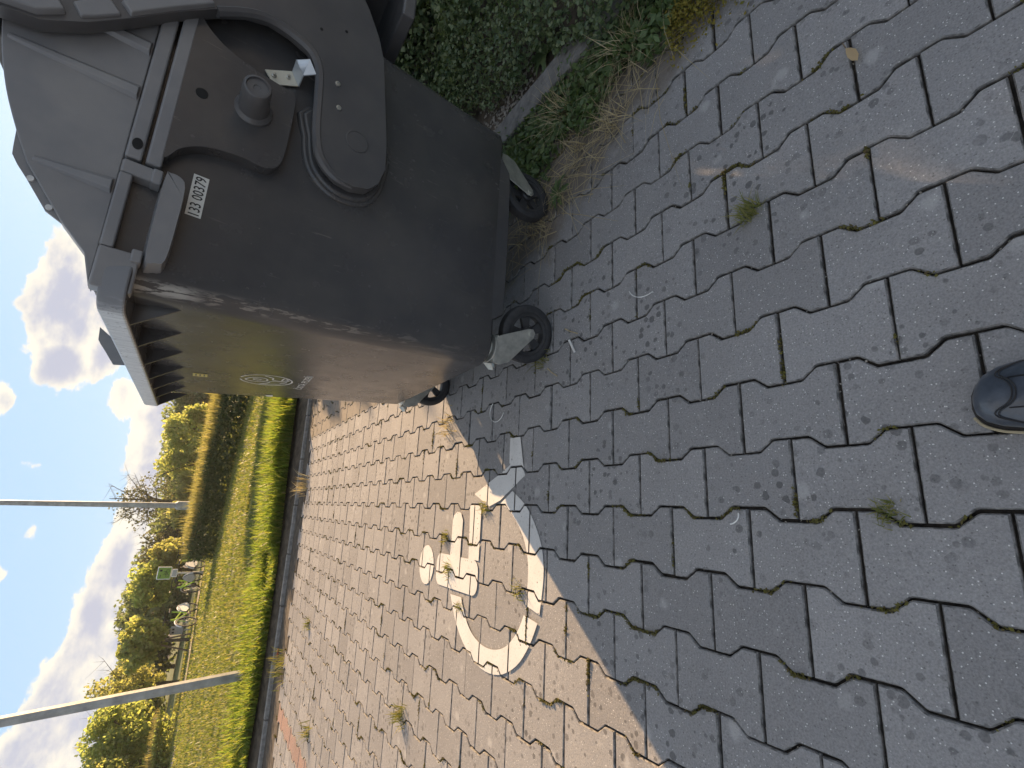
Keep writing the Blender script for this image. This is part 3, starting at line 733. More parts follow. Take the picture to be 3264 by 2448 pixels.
# emblem, lettering and small sticker printed on the front
def FP(y, z, d=.0): return (FX(z) - .0012 - d, y, z)
EC = (1.938, .823); ER = .0835
def ribbon(mbx, pts, wd, closed=False):
    P = [Vector((a, b_)) for a, b_ in pts]; n_ = len(P); L = []; Rr = []
    for i in range(n_):
        t = (P[(i + 1) % n_] - P[i - 1]) if closed else (P[min(i + 1, n_ - 1)] - P[max(i - 1, 0)])
        nrm = Vector((-t.y, t.x)).normalized() * wd / 2; L.append(P[i] + nrm); Rr.append(P[i] - nrm)
    vs = [FP(EC[0] - p.x, EC[1] + p.y) for p in L + Rr]
    mbx.add(vs, [(i, (i + 1) % n_, n_ + (i + 1) % n_, n_ + i) for i in range(n_ if closed else n_ - 1)])
mb = MB(ORG)
ribbon(mb, arcpts((0, 0), ER, ER, 100, 440, 40), .0055)
ribbon(mb, spline([(-.012, .066), (.022, .052), (.036, .026), (.02, .002), (-.010, -.001), (-.034, .020), (-.032, .048)], 5), .0055, True)
ribbon(mb, arcpts((0, .030), .0105, .0125, 0, 345, 14), .005, True)
ribbon(mb, spline([(-.075, .018), (-.042, -.008), (-.012, -.018), (-.006, -.065), (-.024, -.060), (-.05, -.040), (-.075, .018)], 4, False), .0055)
ribbon(mb, spline([(.066, .012), (.044, -.016), (.012, -.020), (.006, -.058), (.028, -.072)], 4, False), .0055)
ribbon(mb, spline([(.016, -.047), (.034, -.066), (.052, -.052), (.016, -.047)], 4, False), .0045)
mb.build('emblem', 'print_white', BIN, smooth=False, label='white outline roundel printed on the front')
text_mesh('lettering', 'ČISTÁ PLZEŇ', .242, .030, lambda a, z: FP(2.048 - a, .689 + z, .0), 'print_white', BIN, .01)
mb = MB(ORG); mb.prism([(-.022, -.021), (.022, -.021), (.022, .021), (-.022, .021)], lambda a, b_, d: FP(1.957 + a, 1.025 + b_, d), .0, .0005); st_ = mb.build('sticker', 'sticker_yellow', BIN, smooth=False)
mb = MB(ORG)
for yy in (-.012, .0, .012): mb.prism([(-.014, yy - .0022), (.014, yy - .0022), (.014, yy + .0022), (-.014, yy + .0022)], lambda a, b_, d: FP(1.957 + a, 1.025 + b_, d), .0004, .0009)
mb.build('print', 'label_ink', st_, smooth=False)
mb = MB(ORG); mb.prism([(-.018, -.012), (.010, -.016), (.018, .006), (-.006, .014)], lambda a, b_, d: FP(2.235 + a, .782 + b_, d), .0, .0005); mb.build('sticker_scrap', 'label_white', BIN, smooth=False)
# the lid, rolled back round its pivots: dome, end cheeks with arms, ledge
PV = (.985, .765); LR = .70
def lid_arc(r, a0, a1, n=26): return arcpts(PV, r, r, a0, a1, n)
cheek = [(.842, 1.452), (.856, 1.378), (.900, 1.318), (.957, 1.262), (1.03, 1.196), (1.10, 1.125), (1.143, 1.07), (1.163, 1.02), (1.160, .97), (1.146, .925), (1.122, .902), (1.085, .889), (1.024, .883), (.93, .875), (.868, .862)]
cheek += [(.835, .840), (.815, .808), (.810, .768), (.822, .728), (.851, .703), (.905, .688), (1.0, .696), (1.248, .733), (1.311, .755), (1.38, .792), (1.48, .862), (1.57, .95), (1.63, 1.03)]
cheek += [p for p in lid_arc(LR, 22, 101, 18)]
LID = None
mb = MB(ORG); mb.prism(cheek, SPm, .026, .060); mb.build('lid_cheek', 'lid_plastic', BIN, bevel=.012, seg=4)
mb = MB(ORG); mb.prism(cheek, SP, .026, .060)
LID = mb.build('lid_cheek', 'lid_plastic', BIN, bevel=.009, seg=4)
mb = MB(ORG)
outer = lid_arc(LR + .012, -8, 101, 30); inner = lid_arc(LR - .012, 101, -8, 30)
ring = outer + inner
mb.prism(ring, lambda a, z, d: (a, d, z), 1.135, 2.445); mb.build('lid_dome', 'lid_plastic', BIN, bevel=.004)
# raised inner edge of the arm and the stepped ledge along the lid front
edge_in = spline([(1.098, 1.128), (1.143, 1.07), (1.163, 1.02), (1.160, .97), (1.146, .925), (1.122, .902), (1.085, .889), (1.024, .883), (.93, .875), (.868, .862), (.835, .840), (.815, .808), (.810, .768)], 3, False)
mb = MB(ORG); mb.tube([SP(a, z, .050) for a, z in edge_in], [.013] * (len(edge_in) - 6) + [.012, .011, .010, .008, .006, .004], 8); mb.build('arm_bead', 'lid_plastic', LID)
mb = MB(ORG)
for pts_l, d1 in (([(.846, 1.452), (.860, 1.384), (.893, 1.346), (.925, 1.372), (.91, 1.42), (.90, 1.458)], .074), ([(.897, 1.330), (.914, 1.309), (.951, 1.271), (.978, 1.297), (.945, 1.335), (.925, 1.350)], .066)):
    mb = MB(ORG); mb.prism(pts_l, SP, .045, d1, .004); mb.build('ledge_block', 'skylit_plastic', LID, bevel=.003, seg=2)
led = [(.957, 1.262), (1.03, 1.196), (1.10, 1.128), (1.12, 1.15), (1.05, 1.22), (.982, 1.287)]
mb = MB(ORG); mb.prism(led, SP, .050, .070, .005); mb.build('ledge_rail', 'skylit_plastic', LID, bevel=.003, seg=2)
for a_, z_ in ((1.083, .846), (1.014, .834)):
    mb = MB(ORG); mb.lathe([(.007, 0), (.0068, .003), (.0035, .0035), (.003, .0015), (0, .0015)], SP(a_, z_, .060), (0, -.99, -.145), 14); mb.build('rivet', 'galvanised', LID)
for a_, z_ in ((1.218, .907), (1.26, .845)):
    mb = MB(ORG); mb.lathe([(.004, 0), (.004, .0012), (0, .0012)], SP(a_, z_, .060), (0, -.99, -.145), 10); mb.build('hole', 'dark_gap', LID)
mb = MB(ORG); mb.lathe([(.031, .0), (.031, .0022), (.028, .0026), (.028, .0012), (0, .0012)], SP(.945, .775, .0596), (0, -.99, -.145), 26); mb.build('pivot_cap', 'lid_plastic', LID)
# stepped swelling of the body behind the round end of the arm
for ex, d1 in ((.024, .010), (.013, .018)):
    rp = spline([(.835, .840), (.815, .808), (.810, .768), (.822, .728), (.851, .703), (.905, .688), (1.0, .696), (1.0, .88), (.93, .875), (.868, .862)], 3)
    side('pivot_boss', offset_poly(rp, ex), -.01, d1, bevel=.009, seg=3)
mb = MB(ORG)
mb.box((1.40, 1.16, .66), (1.72, 2.42, .70)); 
mb.build('lid_rear_flange', 'lid_plastic', BIN, bevel=.008)
# castors
def caster(px, py, hd):
    root = MB(ORG); h = Vector((math.cos(R(hd)), math.sin(R(hd)), 0)); s = Vector((-h.y, h.x, 0)); off = .075; r = .1
    P = Vector((px, py, 0)); A = P + h * off + Vector((0, 0, r))
    def loc(a, b_, z): return tuple(P + h * a + s * b_ + Vector((0, 0, z)))
    root.lathe([(.047, .2215), (.047, .229), (.03, .233), (.03, .238), (0, .238)], P, (0, 0, 1), 18)
    for sg in (1, -1):
        tr = [(-.045, .222), (.040, .222), (.052, .20), (off + .016, r + .010), (off + .018, r - .006), (off + .006, r - .017), (off - .012, r - .014), (-.035, .165), (-.05, .2)]
        root.prism(tr, lambda a, z, d: loc(a, sg * d, z), .031 , .035)
    root.box((-.045, -.035, .2185), (.045, .035, .2225), lambda a, b_, z: loc(a, b_, z))
    c = root.build('caster', 'galvanised', BIN, bevel=.0015, seg=1)
    mb = MB(ORG); mb.lathe([(.072, -.020), (.078, -.0225), (.092, -.0215), (.0985, -.016), (.1, -.006), (.1, .006), (.0985, .016), (.092, .0215), (.078, .0225), (.072, .020)], A, s, 40, True); mb.build('tyre', 'rubber', c, ang=40)
    mb = MB(ORG); mb.lathe([(.0735, -.017), (.0735, .017), (.062, .015), (.060, .004), (.060, -.004), (.062, -.015)], A, s, 32, True)
    mb.lathe([(.020, -.022), (.024, -.018), (.024, .018), (.020, .022), (0, .022)], A, s, 16); mb.lathe([(.0, -.022), (.020, -.022)], A, s, 16)
    for kq in range(5):
        th = 2 * math.pi * kq / 5 + .3; d = math.cos(th) * h + math.sin(th) * Vector((0, 0, 1)); e = (-math.sin(th)) * h + math.cos(th) * Vector((0, 0, 1))
        v4 = [A + d * .018 - e * .011, A + d * .062 - e * .017, A + d * .062 + e * .017, A + d * .018 + e * .011]
        mb.add([tuple(p - s * .007) for p in v4] + [tuple(p + s * .007) for p in v4], [(0, 1, 2, 3), (7, 6, 5, 4), (0, 1, 5, 4), (1, 2, 6, 5), (2, 3, 7, 6), (3, 0, 4, 7)])
    mb.build('wheel_hub', 'wheel_plastic', c, ang=30)
    mb = MB(ORG); mb.lathe([(.0, -.041), (.009, -.041), (.009, .041), (0, .041)], A, s, 8); mb.build('axle', 'galvanised', c)
    mb = MB(ORG)
    mb.lathe([(.0, 0), (.011, 0), (.011, .013), (0, .014)], P - h * .047 + Vector((0, 0, .205)), -h, 8); mb.build('bolt', 'galvanised', c)
    mb = MB(ORG); v = [loc(-.05, -.03, .226), loc(-.062, -.022, .214), loc(-.07, -.016, .208), loc(-.07, .016, .208), loc(-.062, .022, .214), loc(-.05, .03, .226)]
    mb.add(v + [tuple(Vector(p) + Vector((0, 0, -.003))) for p in v], [(0, 1, 4, 5), (1, 2, 3, 4), (11, 10, 7, 6), (10, 9, 8, 7), (0, 1, 7, 6), (1, 2, 8, 7), (2, 3, 9, 8), (3, 4, 10, 9), (4, 5, 11, 10)])
    mb.build('brake_pedal', 'galvanised', c)
caster(.532, 1.385, -16); caster(1.245, 1.415, 186); caster(.515, 2.215, -8); caster(1.245, 2.19, 170)

# ------------------------------------------------------------------ shoe at the bottom of the picture
SH = thing('shoe', 'toe of a shiny black leather shoe standing on the pavers', 'shoe', (.178, .11, 0), R(-6))
def shoe_loops(prof, name, material, parent, bevel=0.):
    vs = []; k = 20
    for (y, hw_, zc, hh, xo) in prof:
        for j in range(k):
            a = 2 * math.pi * j / k; cx_ = math.copysign(abs(math.cos(a)) ** .75, math.cos(a)); sz = math.copysign(abs(math.sin(a)) ** .8, math.sin(a))
            vs.append((xo + hw_ * cx_, y, max(.012, zc + hh * sz)))
    n_ = len(prof); fs = [(i * k + j, i * k + (j + 1) % k, (i + 1) * k + (j + 1) % k, (i + 1) * k + j) for i in range(n_ - 1) for j in range(k)]
    fs += [tuple(reversed(range(k))), tuple((n_ - 1) * k + j for j in range(k))]
    mb = MB(); mb.add(vs, fs); return mb.build(name, material, parent, ang=60)
up = shoe_loops([(-.140, .020, .050, .030, 0), (-.135, .032, .055, .042, 0), (-.10, .038, .060, .055, 0), (-.04, .040, .062, .060, 0), (.01, .044, .052, .046, .002), (.05, .047, .040, .036, .004), (.085, .0475, .033, .029, .005),
     (.112, .043, .029, .0245, .004), (.130, .034, .0265, .020, .002), (.140, .022, .024, .014, 0), (.144, .010, .022, .008, 0)], 'upper', 'shoe_leather', SH)
sole = []
for y, hw_, xo in ((-.145, .024, 0), (-.138, .034, 0), (-.1, .041, 0), (-.04, .038, 0), (.01, .044, .002), (.05, .050, .004), (.085, .0515, .005), (.115, .0465, .004), (.135, .037, .002), (.146, .025, 0), (.151, .010, 0)):
    sole.append((y, hw_, xo))
ol = [(xo + hw_, y) for y, hw_, xo in sole] + [(xo - hw_, y) for y, hw_, xo in reversed(sole)]
mb = MB(); mb.prism(ol, lambda a, b_, d: (a, b_, d), .0, .013); mb.build('sole', 'shoe_sole', SH, bevel=.003)
mb = MB(); mb.tube([(x, y, .0145) for x, y in spline([(-.052, .05), (-.0465, .085), (-.044, .115), (-.036, .136), (-.024, .147)], 4, False)], .0022, 6); mb.tube([(x - .0, y, .010) for x, y in spline([(-.040, -.04), (-.043, .01), (-.048, .05), (-.048, .085)], 4, False)], .0035, 6); mb.build('welt', 'shoe_welt', SH)
def on_upper(y, s_):
    P_ = [(-.10, .038, .060, .055, 0), (-.04, .040, .062, .060, 0), (.01, .044, .052, .046, .002), (.05, .047, .040, .036, .004), (.085, .0475, .033, .029, .005), (.112, .043, .029, .0245, .004), (.130, .034, .0265, .020, .002), (.140, .022, .024, .014, 0)]
    f = lambda i: float(np.interp(y, [p[0] for p in P_], [p[i] for p in P_])); a = R(s_)
    return (f(4) + (f(1)) * math.copysign(abs(math.cos(a)) ** .75, math.cos(a)) , y, f(2) + (f(3) + .0006) * abs(math.sin(a)) ** .8)
mb = MB()
for dy in (0, .0042):
    wave = spline([(.030, 8), (.072, 22), (.106, 42), (.112, 60), (.100, 76), (.094, 90), (.100, 104), (.113, 118), (.112, 134), (.082, 152), (.040, 168)], 5, False)
    mb.tube([on_upper(y - dy, s_) for y, s_ in wave], .0010, 5)
mb.tube([on_upper(y, s_) for y, s_ in spline([(.098, 112), (.07, 110), (.04, 106), (.0, 102)], 5, False)], .001, 5); mb.tube([on_upper(y, s_) for y, s_ in spline([(.098, 70), (.07, 72), (.04, 75), (.0, 78)], 5, False)], .001, 5)
mb.build('seam', 'shoe_seam', SH)
mb = MB(); mb.lathe([(.030, .0), (.030, .003), (.0, .003)], (0, -.075, .112), (0, 0, 1), 16); mb.build('ankle_opening', 'shoe_seam', SH)

# ------------------------------------------------------------------ small things on the pavers
def leaf_thing(x, y, rz, s, label):
    o = thing('fallen_leaf', label, 'leaf', (x, y, .004), rz)
    mb = MB(); P_ = [(-.5, 0, 0), (-.25, .12, .05), (.05, .20, .1), (.32, .15, .06), (.5, 0, .02), (.32, -.13, .05), (.05, -.16, .07), (-.25, -.10, .03)]
    mb.add([(a * s, b_ * s, c_ * s + .002) for a, b_, c_ in P_] + [(0, 0, .004)], [(i, (i + 1) % 8, 8) for i in range(8)]); mb.build('blade', 'fallen_leaf', o)
    mb = MB(); mb.tube([(-.5 * s, 0, .002), (-.8 * s, .03 * s, .004)], .0012, 5); mb.build('stalk', 'twig_bark', o)
leaf_thing(.925, .341, R(200), .05, 'pale brown fallen leaf lying across a paver joint')
def butt(x, y, rz, L, label, m='butt_paper'):
    mb = MB(); mb.lathe([(0, -L / 2), (.0036, -L / 2), (.0038, L / 2), (0, L / 2)], (0, 0, .0055), (1, 0, .03), 10)
    o = mb.build('cigarette_butt', m, label=label, cat='cigarette butt'); o.location = (x, y, 0); o.rotation_euler.z = rz
butt(.545, 1.228, R(30), .055, 'whitish cigarette butt lying in front of the near castor')
def curl(x, y, r, a0, a1, label):
    mb = MB(); mb.tube([(x + r * math.cos(R(a)), y + 1.25 * r * math.sin(R(a)), .006) for a in np.linspace(a0, a1, 14)], .0015, 6)
    mb.build('plastic_strip', 'wire_white', label=label, cat='litter')
curl(.40, 1.70, .045, 40, 250, 'thin white plastic strip curled on the pavers beside the far front castor')
curl(.66, .90, .055, 110, 200, 'short white plastic strip bent over a joint below the skirt of the container')
curl(.022, .688, .020, 190, 280, 'short curved white strip lying in a joint in the middle of the pavement')
for i, (x, y, a, L, lb) in enumerate(((.600, 1.235, 62, .075, 'dry straw stalk lying under the tread of the near castor'), (.480, 1.335, 55, .07, 'dry straw stalk lying on the open side of the near castor'))):
    mb = MB(); mb.tube([(-L / 2, 0, .004), (0, .002, .006), (L / 2, 0, .004)], .0018, 5); o = mb.build('straw_stalk', 'straw', label=lb, cat='straw'); o.location = (x, y, 0); o.rotation_euler.z = R(a)
mb = MB(); mb.box((-.03, -.012, 0), (.01, .012, .012)); mb.box((.014, -.01, .0), (.045, .012, .009)); o = mb.build('wrapper', 'wrapper_red', bevel=.003, label='crumpled red sweet wrapper lying in the gutter by the kerb', cat='litter'); o.location = (-1.42, 5.80, .0); o.rotation_euler.z = .4
def tuft(x, y, nb, h, wd, spread, label, mats=('tuft_grass',), lean=.9, name='grass_tuft', cat='grass tuft', group=None):
    base = np.column_stack([rng.normal(0, spread, nb), rng.normal(0, spread * 1.2, nb), np.full(nb, -.004)])
    V, F = blades(base, h, wd, lean, curl=.7)
    o = link(name, fast_mesh(name, V, F, list(mats)), label=label, cat=cat, group=group); o.location = (x, y, 0)
    return o
tuft(.697, .585, 120, .040, .0024, .011, 'largest grass tuft, pale and spread along a joint right of the shoe')
tuft(.030, .392, 90, .021, .0020, .009, 'round pale grass tuft in a joint just ahead of the shoe')
tuft(.018, 1.765, 44, .030, .0034, .012, 'green grass tuft beside the white leg of the wheelchair symbol')
tuft(-.108, 2.10, 48, .034, .0036, .013, 'green grass tuft beside the arm of the wheelchair symbol')
tuft(-.232, 2.05, 52, .036, .0036, .014, 'green grass tuft between head and back of the wheelchair symbol')
tuft(-.242, 1.503, 40, .028, .0034, .013, 'yellowish grass tuft inside the wheel of the wheelchair symbol')
tuft(-.36, 1.92, 34, .026, .0034, .011, 'small grass tuft at the upper end of the painted wheel')
tuft(-.90, 2.44, 60, .06, .004, .02, 'straggly grass tuft among the sunlit pavers left of the wheelchair symbol')
tuft(-1.55, 4.15, 46, .08, .006, .03, 'sparse grass tuft among the reddish pavers')
tuft(-.93, 4.6, 40, .06, .006, .02, 'small green grass tuft on the far left pavers')
tuft(.545, 1.395, 60, .05, .003, .022, 'green grass tuft tucked behind the near castor')
tuft(.40, 2.16, 40, .06, .004, .03, 'pale straw tuft caught by the far front castor', ('dry_grass',))
tuft(.20, 5.62, 50, .15, .007, .05, 'tall yellowish grass tuft at the far edge of the pavers', ('dry_grass',), .7)
tuft(-1.45, 5.50, 60, .13, .007, .07, 'weedy olive tuft at the far edge of the pavers near the wrapper', ('tuft_grass',), .8)

# ------------------------------------------------------------------ planting strip on the right
edging = thing('concrete_edging', 'half buried dark grey concrete edging between weeds and ivy', 'kerb', (0, 0, 0))
for i in range(7):
    y0 = -.2 + i * 1.0
    mb = MB(); zt = .045 + random.uniform(-.006, .006); xo = .012 * random.uniform(-1, 1)
    mb.box((1.655 + xo, y0 + .004, -.05), (1.795 + xo, y0 + .996, zt)); mb.build('edging_stone', 'edging_concrete', edging, bevel=.012, seg=2)
V = []; F = []
pb = MB()
pts_ = [(random.gauss(1.9, .10), random.gauss(1.72, .16)) for _ in range(420)]
for x, y in pts_:
    r = random.uniform(.004, .013); q0 = [(r, 0, 0), (0, r * .8, 0), (-r, 0, 0), (0, -r * .9, 0), (0, 0, r * .7)]
    a = random.uniform(0, 6.28); pb.add([(x + p[0] * math.cos(a) - p[1] * math.sin(a), y + p[0] * math.sin(a) + p[1] * math.cos(a), .016 + p[2]) for p in q0], [(0, 1, 4), (1, 2, 4), (2, 3, 4), (3, 0, 4)])
pb.build('gravel', 'pebble', smooth=False, kind='stuff')
# ivy-like ground cover
def ivy_h(x, y): return .10 + .38 * np.clip((x - 1.85) / 1.2, 0, 1) + .06 * np.sin(x * 7 + y * 3) + .05 * np.sin(y * 9 - x * 4)
N = 70000
y = rng.uniform(.2, 5.6, N); x = np.where(y < 1.28, 1.5, 1.84) + rng.exponential(.75, N)
edge_x = np.interp(y, [.3, .6, .9, 1.15, 1.4, 1.65, 2.05, 2.6, 6], [1.5, 1.5, 1.56, 1.66, 1.86, 1.88, 2.05, 1.95, 1.95])
keep = (x > edge_x + .03 * np.sin(y * 23)) & (x < 5.2); x, y = x[keep], y[keep]
d_ = x - np.interp(y, [.3, .6, .9, 1.15, 1.4, 1.65, 2.05, 2.6, 6], [1.5, 1.5, 1.56, 1.66, 1.86, 1.88, 2.05, 1.95, 1.95])
hh = np.clip(.08 + .75 * d_, .08, .50) * (1 + .35 * np.sin(x * 7 + y * 3) * np.sin(y * 6 - x * 2))
z = hh * np.sqrt(rng.uniform(.1, 1, len(x)))
V, F = quads(np.column_stack([x, y, z]), np.where(x < 2.3, .019, .030), 1.1, .55)
link('ground_cover', fast_mesh('ground_cover', V, F, ['ivy']), kind='stuff')
# small pinnate weeds and broader weeds along the strip
def weed(x, y, nl, L, label, mname='weed', name='weed'):
    o = thing(name, label, 'weed', (x, y, 0), random.uniform(0, 6))
    vs = []; fs = []
    for i in range(nl):
        a = 2 * math.pi * i / nl + random.uniform(-.3, .3); l = L * random.uniform(.6, 1.15); rise = random.uniform(.15, .8)
        d = Vector((math.cos(a), math.sin(a), 0)); s_ = Vector((-d.y, d.x, 0)); n_ = 6; base = len(vs)
        for k in range(n_ + 1):
            t = k / n_; p = d * l * t + Vector((0, 0, .01 + l * rise * (t - .75 * t * t)))
            wd = l * .17 * math.sin(math.pi * min(1, t * .92 + .06)) * (1. if k % 2 else .6)
            vs += [p - s_ * wd + Vector((0, 0, wd * .35)), p, p + s_ * wd + Vector((0, 0, wd * .35))]
        for k in range(n_):
            b_ = base + k * 3; fs += [(b_, b_ + 1, b_ + 4, b_ + 3), (b_ + 1, b_ + 2, b_ + 5, b_ + 4)]
    me = bpy.data.meshes.new('leaves'); me.from_pydata([tuple(v) for v in vs], [], fs); me.materials.append(MATS[mname])
    me.polygons.foreach_set('use_smooth', [True] * len(me.polygons)); me.update(); link('leaves', me, o)
    mb = MB(); mb.lathe([(.006, -.01), (.004, .014), (0, .015)], (0, 0, 0), (0, 0, 1), 7); mb.build('stem', 'weed', o)
weed(1.165, 1.315, 11, .075, 'dark green dandelion rosette on the pavers beside the rear near castor', name='dandelion')
weed(1.60, 1.12, 10, .13, 'bright green broad leaved weed in front of the concrete edging')
weed(1.75, 1.02, 9, .12, 'bright green weed at the lower edge of the ivy')
weed(1.92, 1.40, 9, .15, 'large light green weed with lobed leaves at the edge of the ivy')
weed(1.46, 1.33, 9, .07, 'small round leaved green weed right behind the castor')
weed(1.40, 1.46, 9, .065, 'low green weed close behind the rear near castor')
weed(1.52, .98, 9, .10, 'green weed among the dry grass at the edge of the pavers')
# low green mat between stones and edging, straw over it
N = 8200; x = rng.normal(1.53, .14, N); y = rng.uniform(.55, 1.75, N); k_ = (x > 1.36 - .2 * (y - 1.1) + .06 * np.sin(y * 21)) & (x < 1.86) & ((x < 1.66) | (y < 1.28) | (rng.uniform(0, 1, N) < .25)); x, y = x[k_], y[k_]
V, F = quads(np.column_stack([x, y, rng.uniform(.0, .05, len(x))]), .019, 1.5, .5); link('weed_mat', fast_mesh('weed_mat', V, F, ['weed']), kind='stuff')
N = 4200; x = rng.normal(1.42, .06, N); y = rng.uniform(.35, .78, N)
V, F = quads(np.column_stack([x, y, rng.uniform(.0, .04, N)]), .0075, 1.6, .4); link('moss_bank', fast_mesh('moss_bank', V, F, ['ochre_moss']), kind='stuff')
N = 330; t = rng.uniform(0, 1, N); x = 1.33 - .36 * (t - .3) + rng.normal(0, .09, N); y = .80 + .78 * t + rng.normal(0, .05, N)
base = np.column_stack([x, y, rng.uniform(.001, .01, N)])
V, F = blades(base, .075, .0024, 3.4, curl=.9); link('straw_litter', fast_mesh('straw_litter', V, F, ['dry_grass']), kind='stuff')
for x, y, nb, h, lb in ((1.485, 1.265, 80, .15, 'large dry straw coloured grass tuft in front of the concrete edging'), (1.50, .935, 80, .13, 'dry straw coloured grass tuft nearest the right picture edge'),
                        (1.30, 1.20, 40, .09, 'flattened dry grass tuft on the outermost pavers'), (1.08, 1.42, 30, .07, 'dry grass tuft under the skirt of the container'), (1.27, 1.02, 30, .08, 'thin dry grass tuft lying over the paver edge')):
    tuft(x, y, nb, h, .0026, .022, lb, ('dry_grass',), 1.5)
# taller shrubs behind the container: they keep the near ground in shade
def crown_points(n, cx, cy, cz, rx, ry, rz, lumps=14, lr=.45):
    c = rng.normal(size=(lumps, 3)); c /= np.linalg.norm(c, axis=1, keepdims=True); c *= (rng.uniform(.25, 1, (lumps, 1)) ** .5) * .72
    k = rng.integers(0, lumps, n); d = rng.normal(size=(n, 3)); d /= np.linalg.norm(d, axis=1, keepdims=True); d *= rng.uniform(0, 1, (n, 1)) ** .35
    sz = rng.uniform(.6, 1.3, lumps)[k][:, None] * lr
    return (c[k] + d * sz) * np.array([rx, ry, rz]) + np.array([cx, cy, cz])
def shrub(x, y, rx, ry, h, n, s, mname, label, group=None, cat='shrub', name='shrub'):
    o = thing(name, label, cat, (x, y, 0), 0, group)
    c = crown_points(n, 0, 0, h * .52, rx, ry, h * .5, 16, .5); c[:, 2] = np.abs(c[:, 2])
    V, F = quads(c, s, 1.3); link('foliage', fast_mesh('foliage', V, F, [mname]), o)
    mb = MB()
    for k in range(6):
        a = random.uniform(0, 6.28); mb.tube([(0, 0, -.05), (rx * .3 * math.cos(a), ry * .3 * math.sin(a), h * .4), (rx * .6 * math.cos(a), ry * .6 * math.sin(a), h * .8)], [.02, .014, .005], 5)
    mb.build('stem', 'bark', o)
    return o
shrub(2.25, 2.75, .46, .5, .95, 5600, .045, 'ivy', 'small leafy shrub rising from the ivy beside the container')
shrub(2.3, 3.4, .55, .55, 1.1, 5600, .045, 'ivy', 'small leafy shrub behind the far end of the container')
shrub(3.0, 2.5, .7, .7, .95, 4200, .05, 'ivy', 'dark green shrub close behind the lid of the container')
shrub(4.3, 3.6, 1.3, 1.4, 1.6, 5200, .06, 'ivy', 'tall dark shrub behind the container, second from the ivy')
shrub(3.1, 4.6, .9, 1.0, 1.0, 3600, .05, 'ivy', 'low dark shrub on the far side behind the container')

# ------------------------------------------------------------------ lawn grass
def field(N, xr, yr, h, wd, lean, mname, name, near=False, jitter=0.):
    x = rng.uniform(*xr, N); y = rng.uniform(*yr, N)
    ge = np.interp(x, [p[0] for p in GE], [p[1] for p in GE])
    y = y if not near else ge - .03 + np.abs(rng.normal(0, yr[1] - yr[0], N))
    k = y > ge - .04; x, y = x[k], y[k]
    if near: h = h * np.interp(x, [-4, -1, 0, .6], [.55, .62, .85, 1.1])
    clump = .6 + .8 * (np.sin(x * 5.1 + 2 * np.sin(y * 3.3)) * np.sin(y * 4.3 + x) > -.3)
    V, F = blades(np.column_stack([x, y, lawn_z(x, y) - .01]), h * clump, wd, lean)
    return link(name, fast_mesh(name, V, F, [mname]), kind='stuff')
field(26000, (-4.2, 2.2), (6, 6.7), .17, .013, .9, 'grass_long', 'long_grass', True)
field(46000, (-5.5, 2.8), (6.1, 10.5), .055, .012, 1.1, 'grass', 'short_grass')
field(52000, (-10, 4.5), (10, 18), .06, .022, 1.1, 'grass', 'middle_grass')
field(30000, (-13, 3.5), (18, 30), .07, .045, 1.2, 'grass', 'far_grass')

# ------------------------------------------------------------------ lamp posts
def lamp_post(x, y, z0, h, r0, r1, lean, label, foot=False):
    o = thing('lamp_post', label, 'lamp post', (x, y, z0)); lx, ly = lean
    mb = MB(); P_ = lambda t: (lx * t, ly * t, t)
    mb.tube([P_(-.3), P_(.0), P_(h)], [r0, r0, r1], 8 if not foot else 14); p = mb.build('pole', 'post_steel', o, ang=30)
    if foot:
        mb = MB(); mb.tube([P_(-.1), P_(1.35), P_(1.42)], [r0 * 1.5, r0 * 1.5, r0], 14); mb.build('base_sleeve', 'post_steel', o, ang=30)
    else:
        mb = MB(); mb.lathe([(r0 * 1.9, 0), (r0 * 1.8, .03), (r0 * 1.1, .06)], (0, 0, -.02), (0, 0, 1), 10); mb.build('foot_collar', 'post_steel', o)
    mb = MB(); tx, ty, tz = P_(h); mb.tube([(tx, ty, tz - .02), (tx + .05, ty - .25, tz + .12), (tx + .1, ty - .7, tz + .16)], .03, 8); mb.build('lamp_arm', 'post_steel', o)
    mb = MB(); mb.box((tx + .02, ty - 1.15, tz + .10), (tx + .18, ty - .65, tz + .19)); mb.build('lamp_head', 'sign_grey', o, bevel=.03)
lamp_post(-1.879, 6.92, .10, 4.6, .058, .040, (-.088, .0), 'near lamp post, a leaning grey faceted pole at the left of the lawn')
lamp_post(-.165, 22.0, .04, 7.5, .105, .075, (-.028, 0.), 'far lamp post, upright slender pole behind the hedge', True)

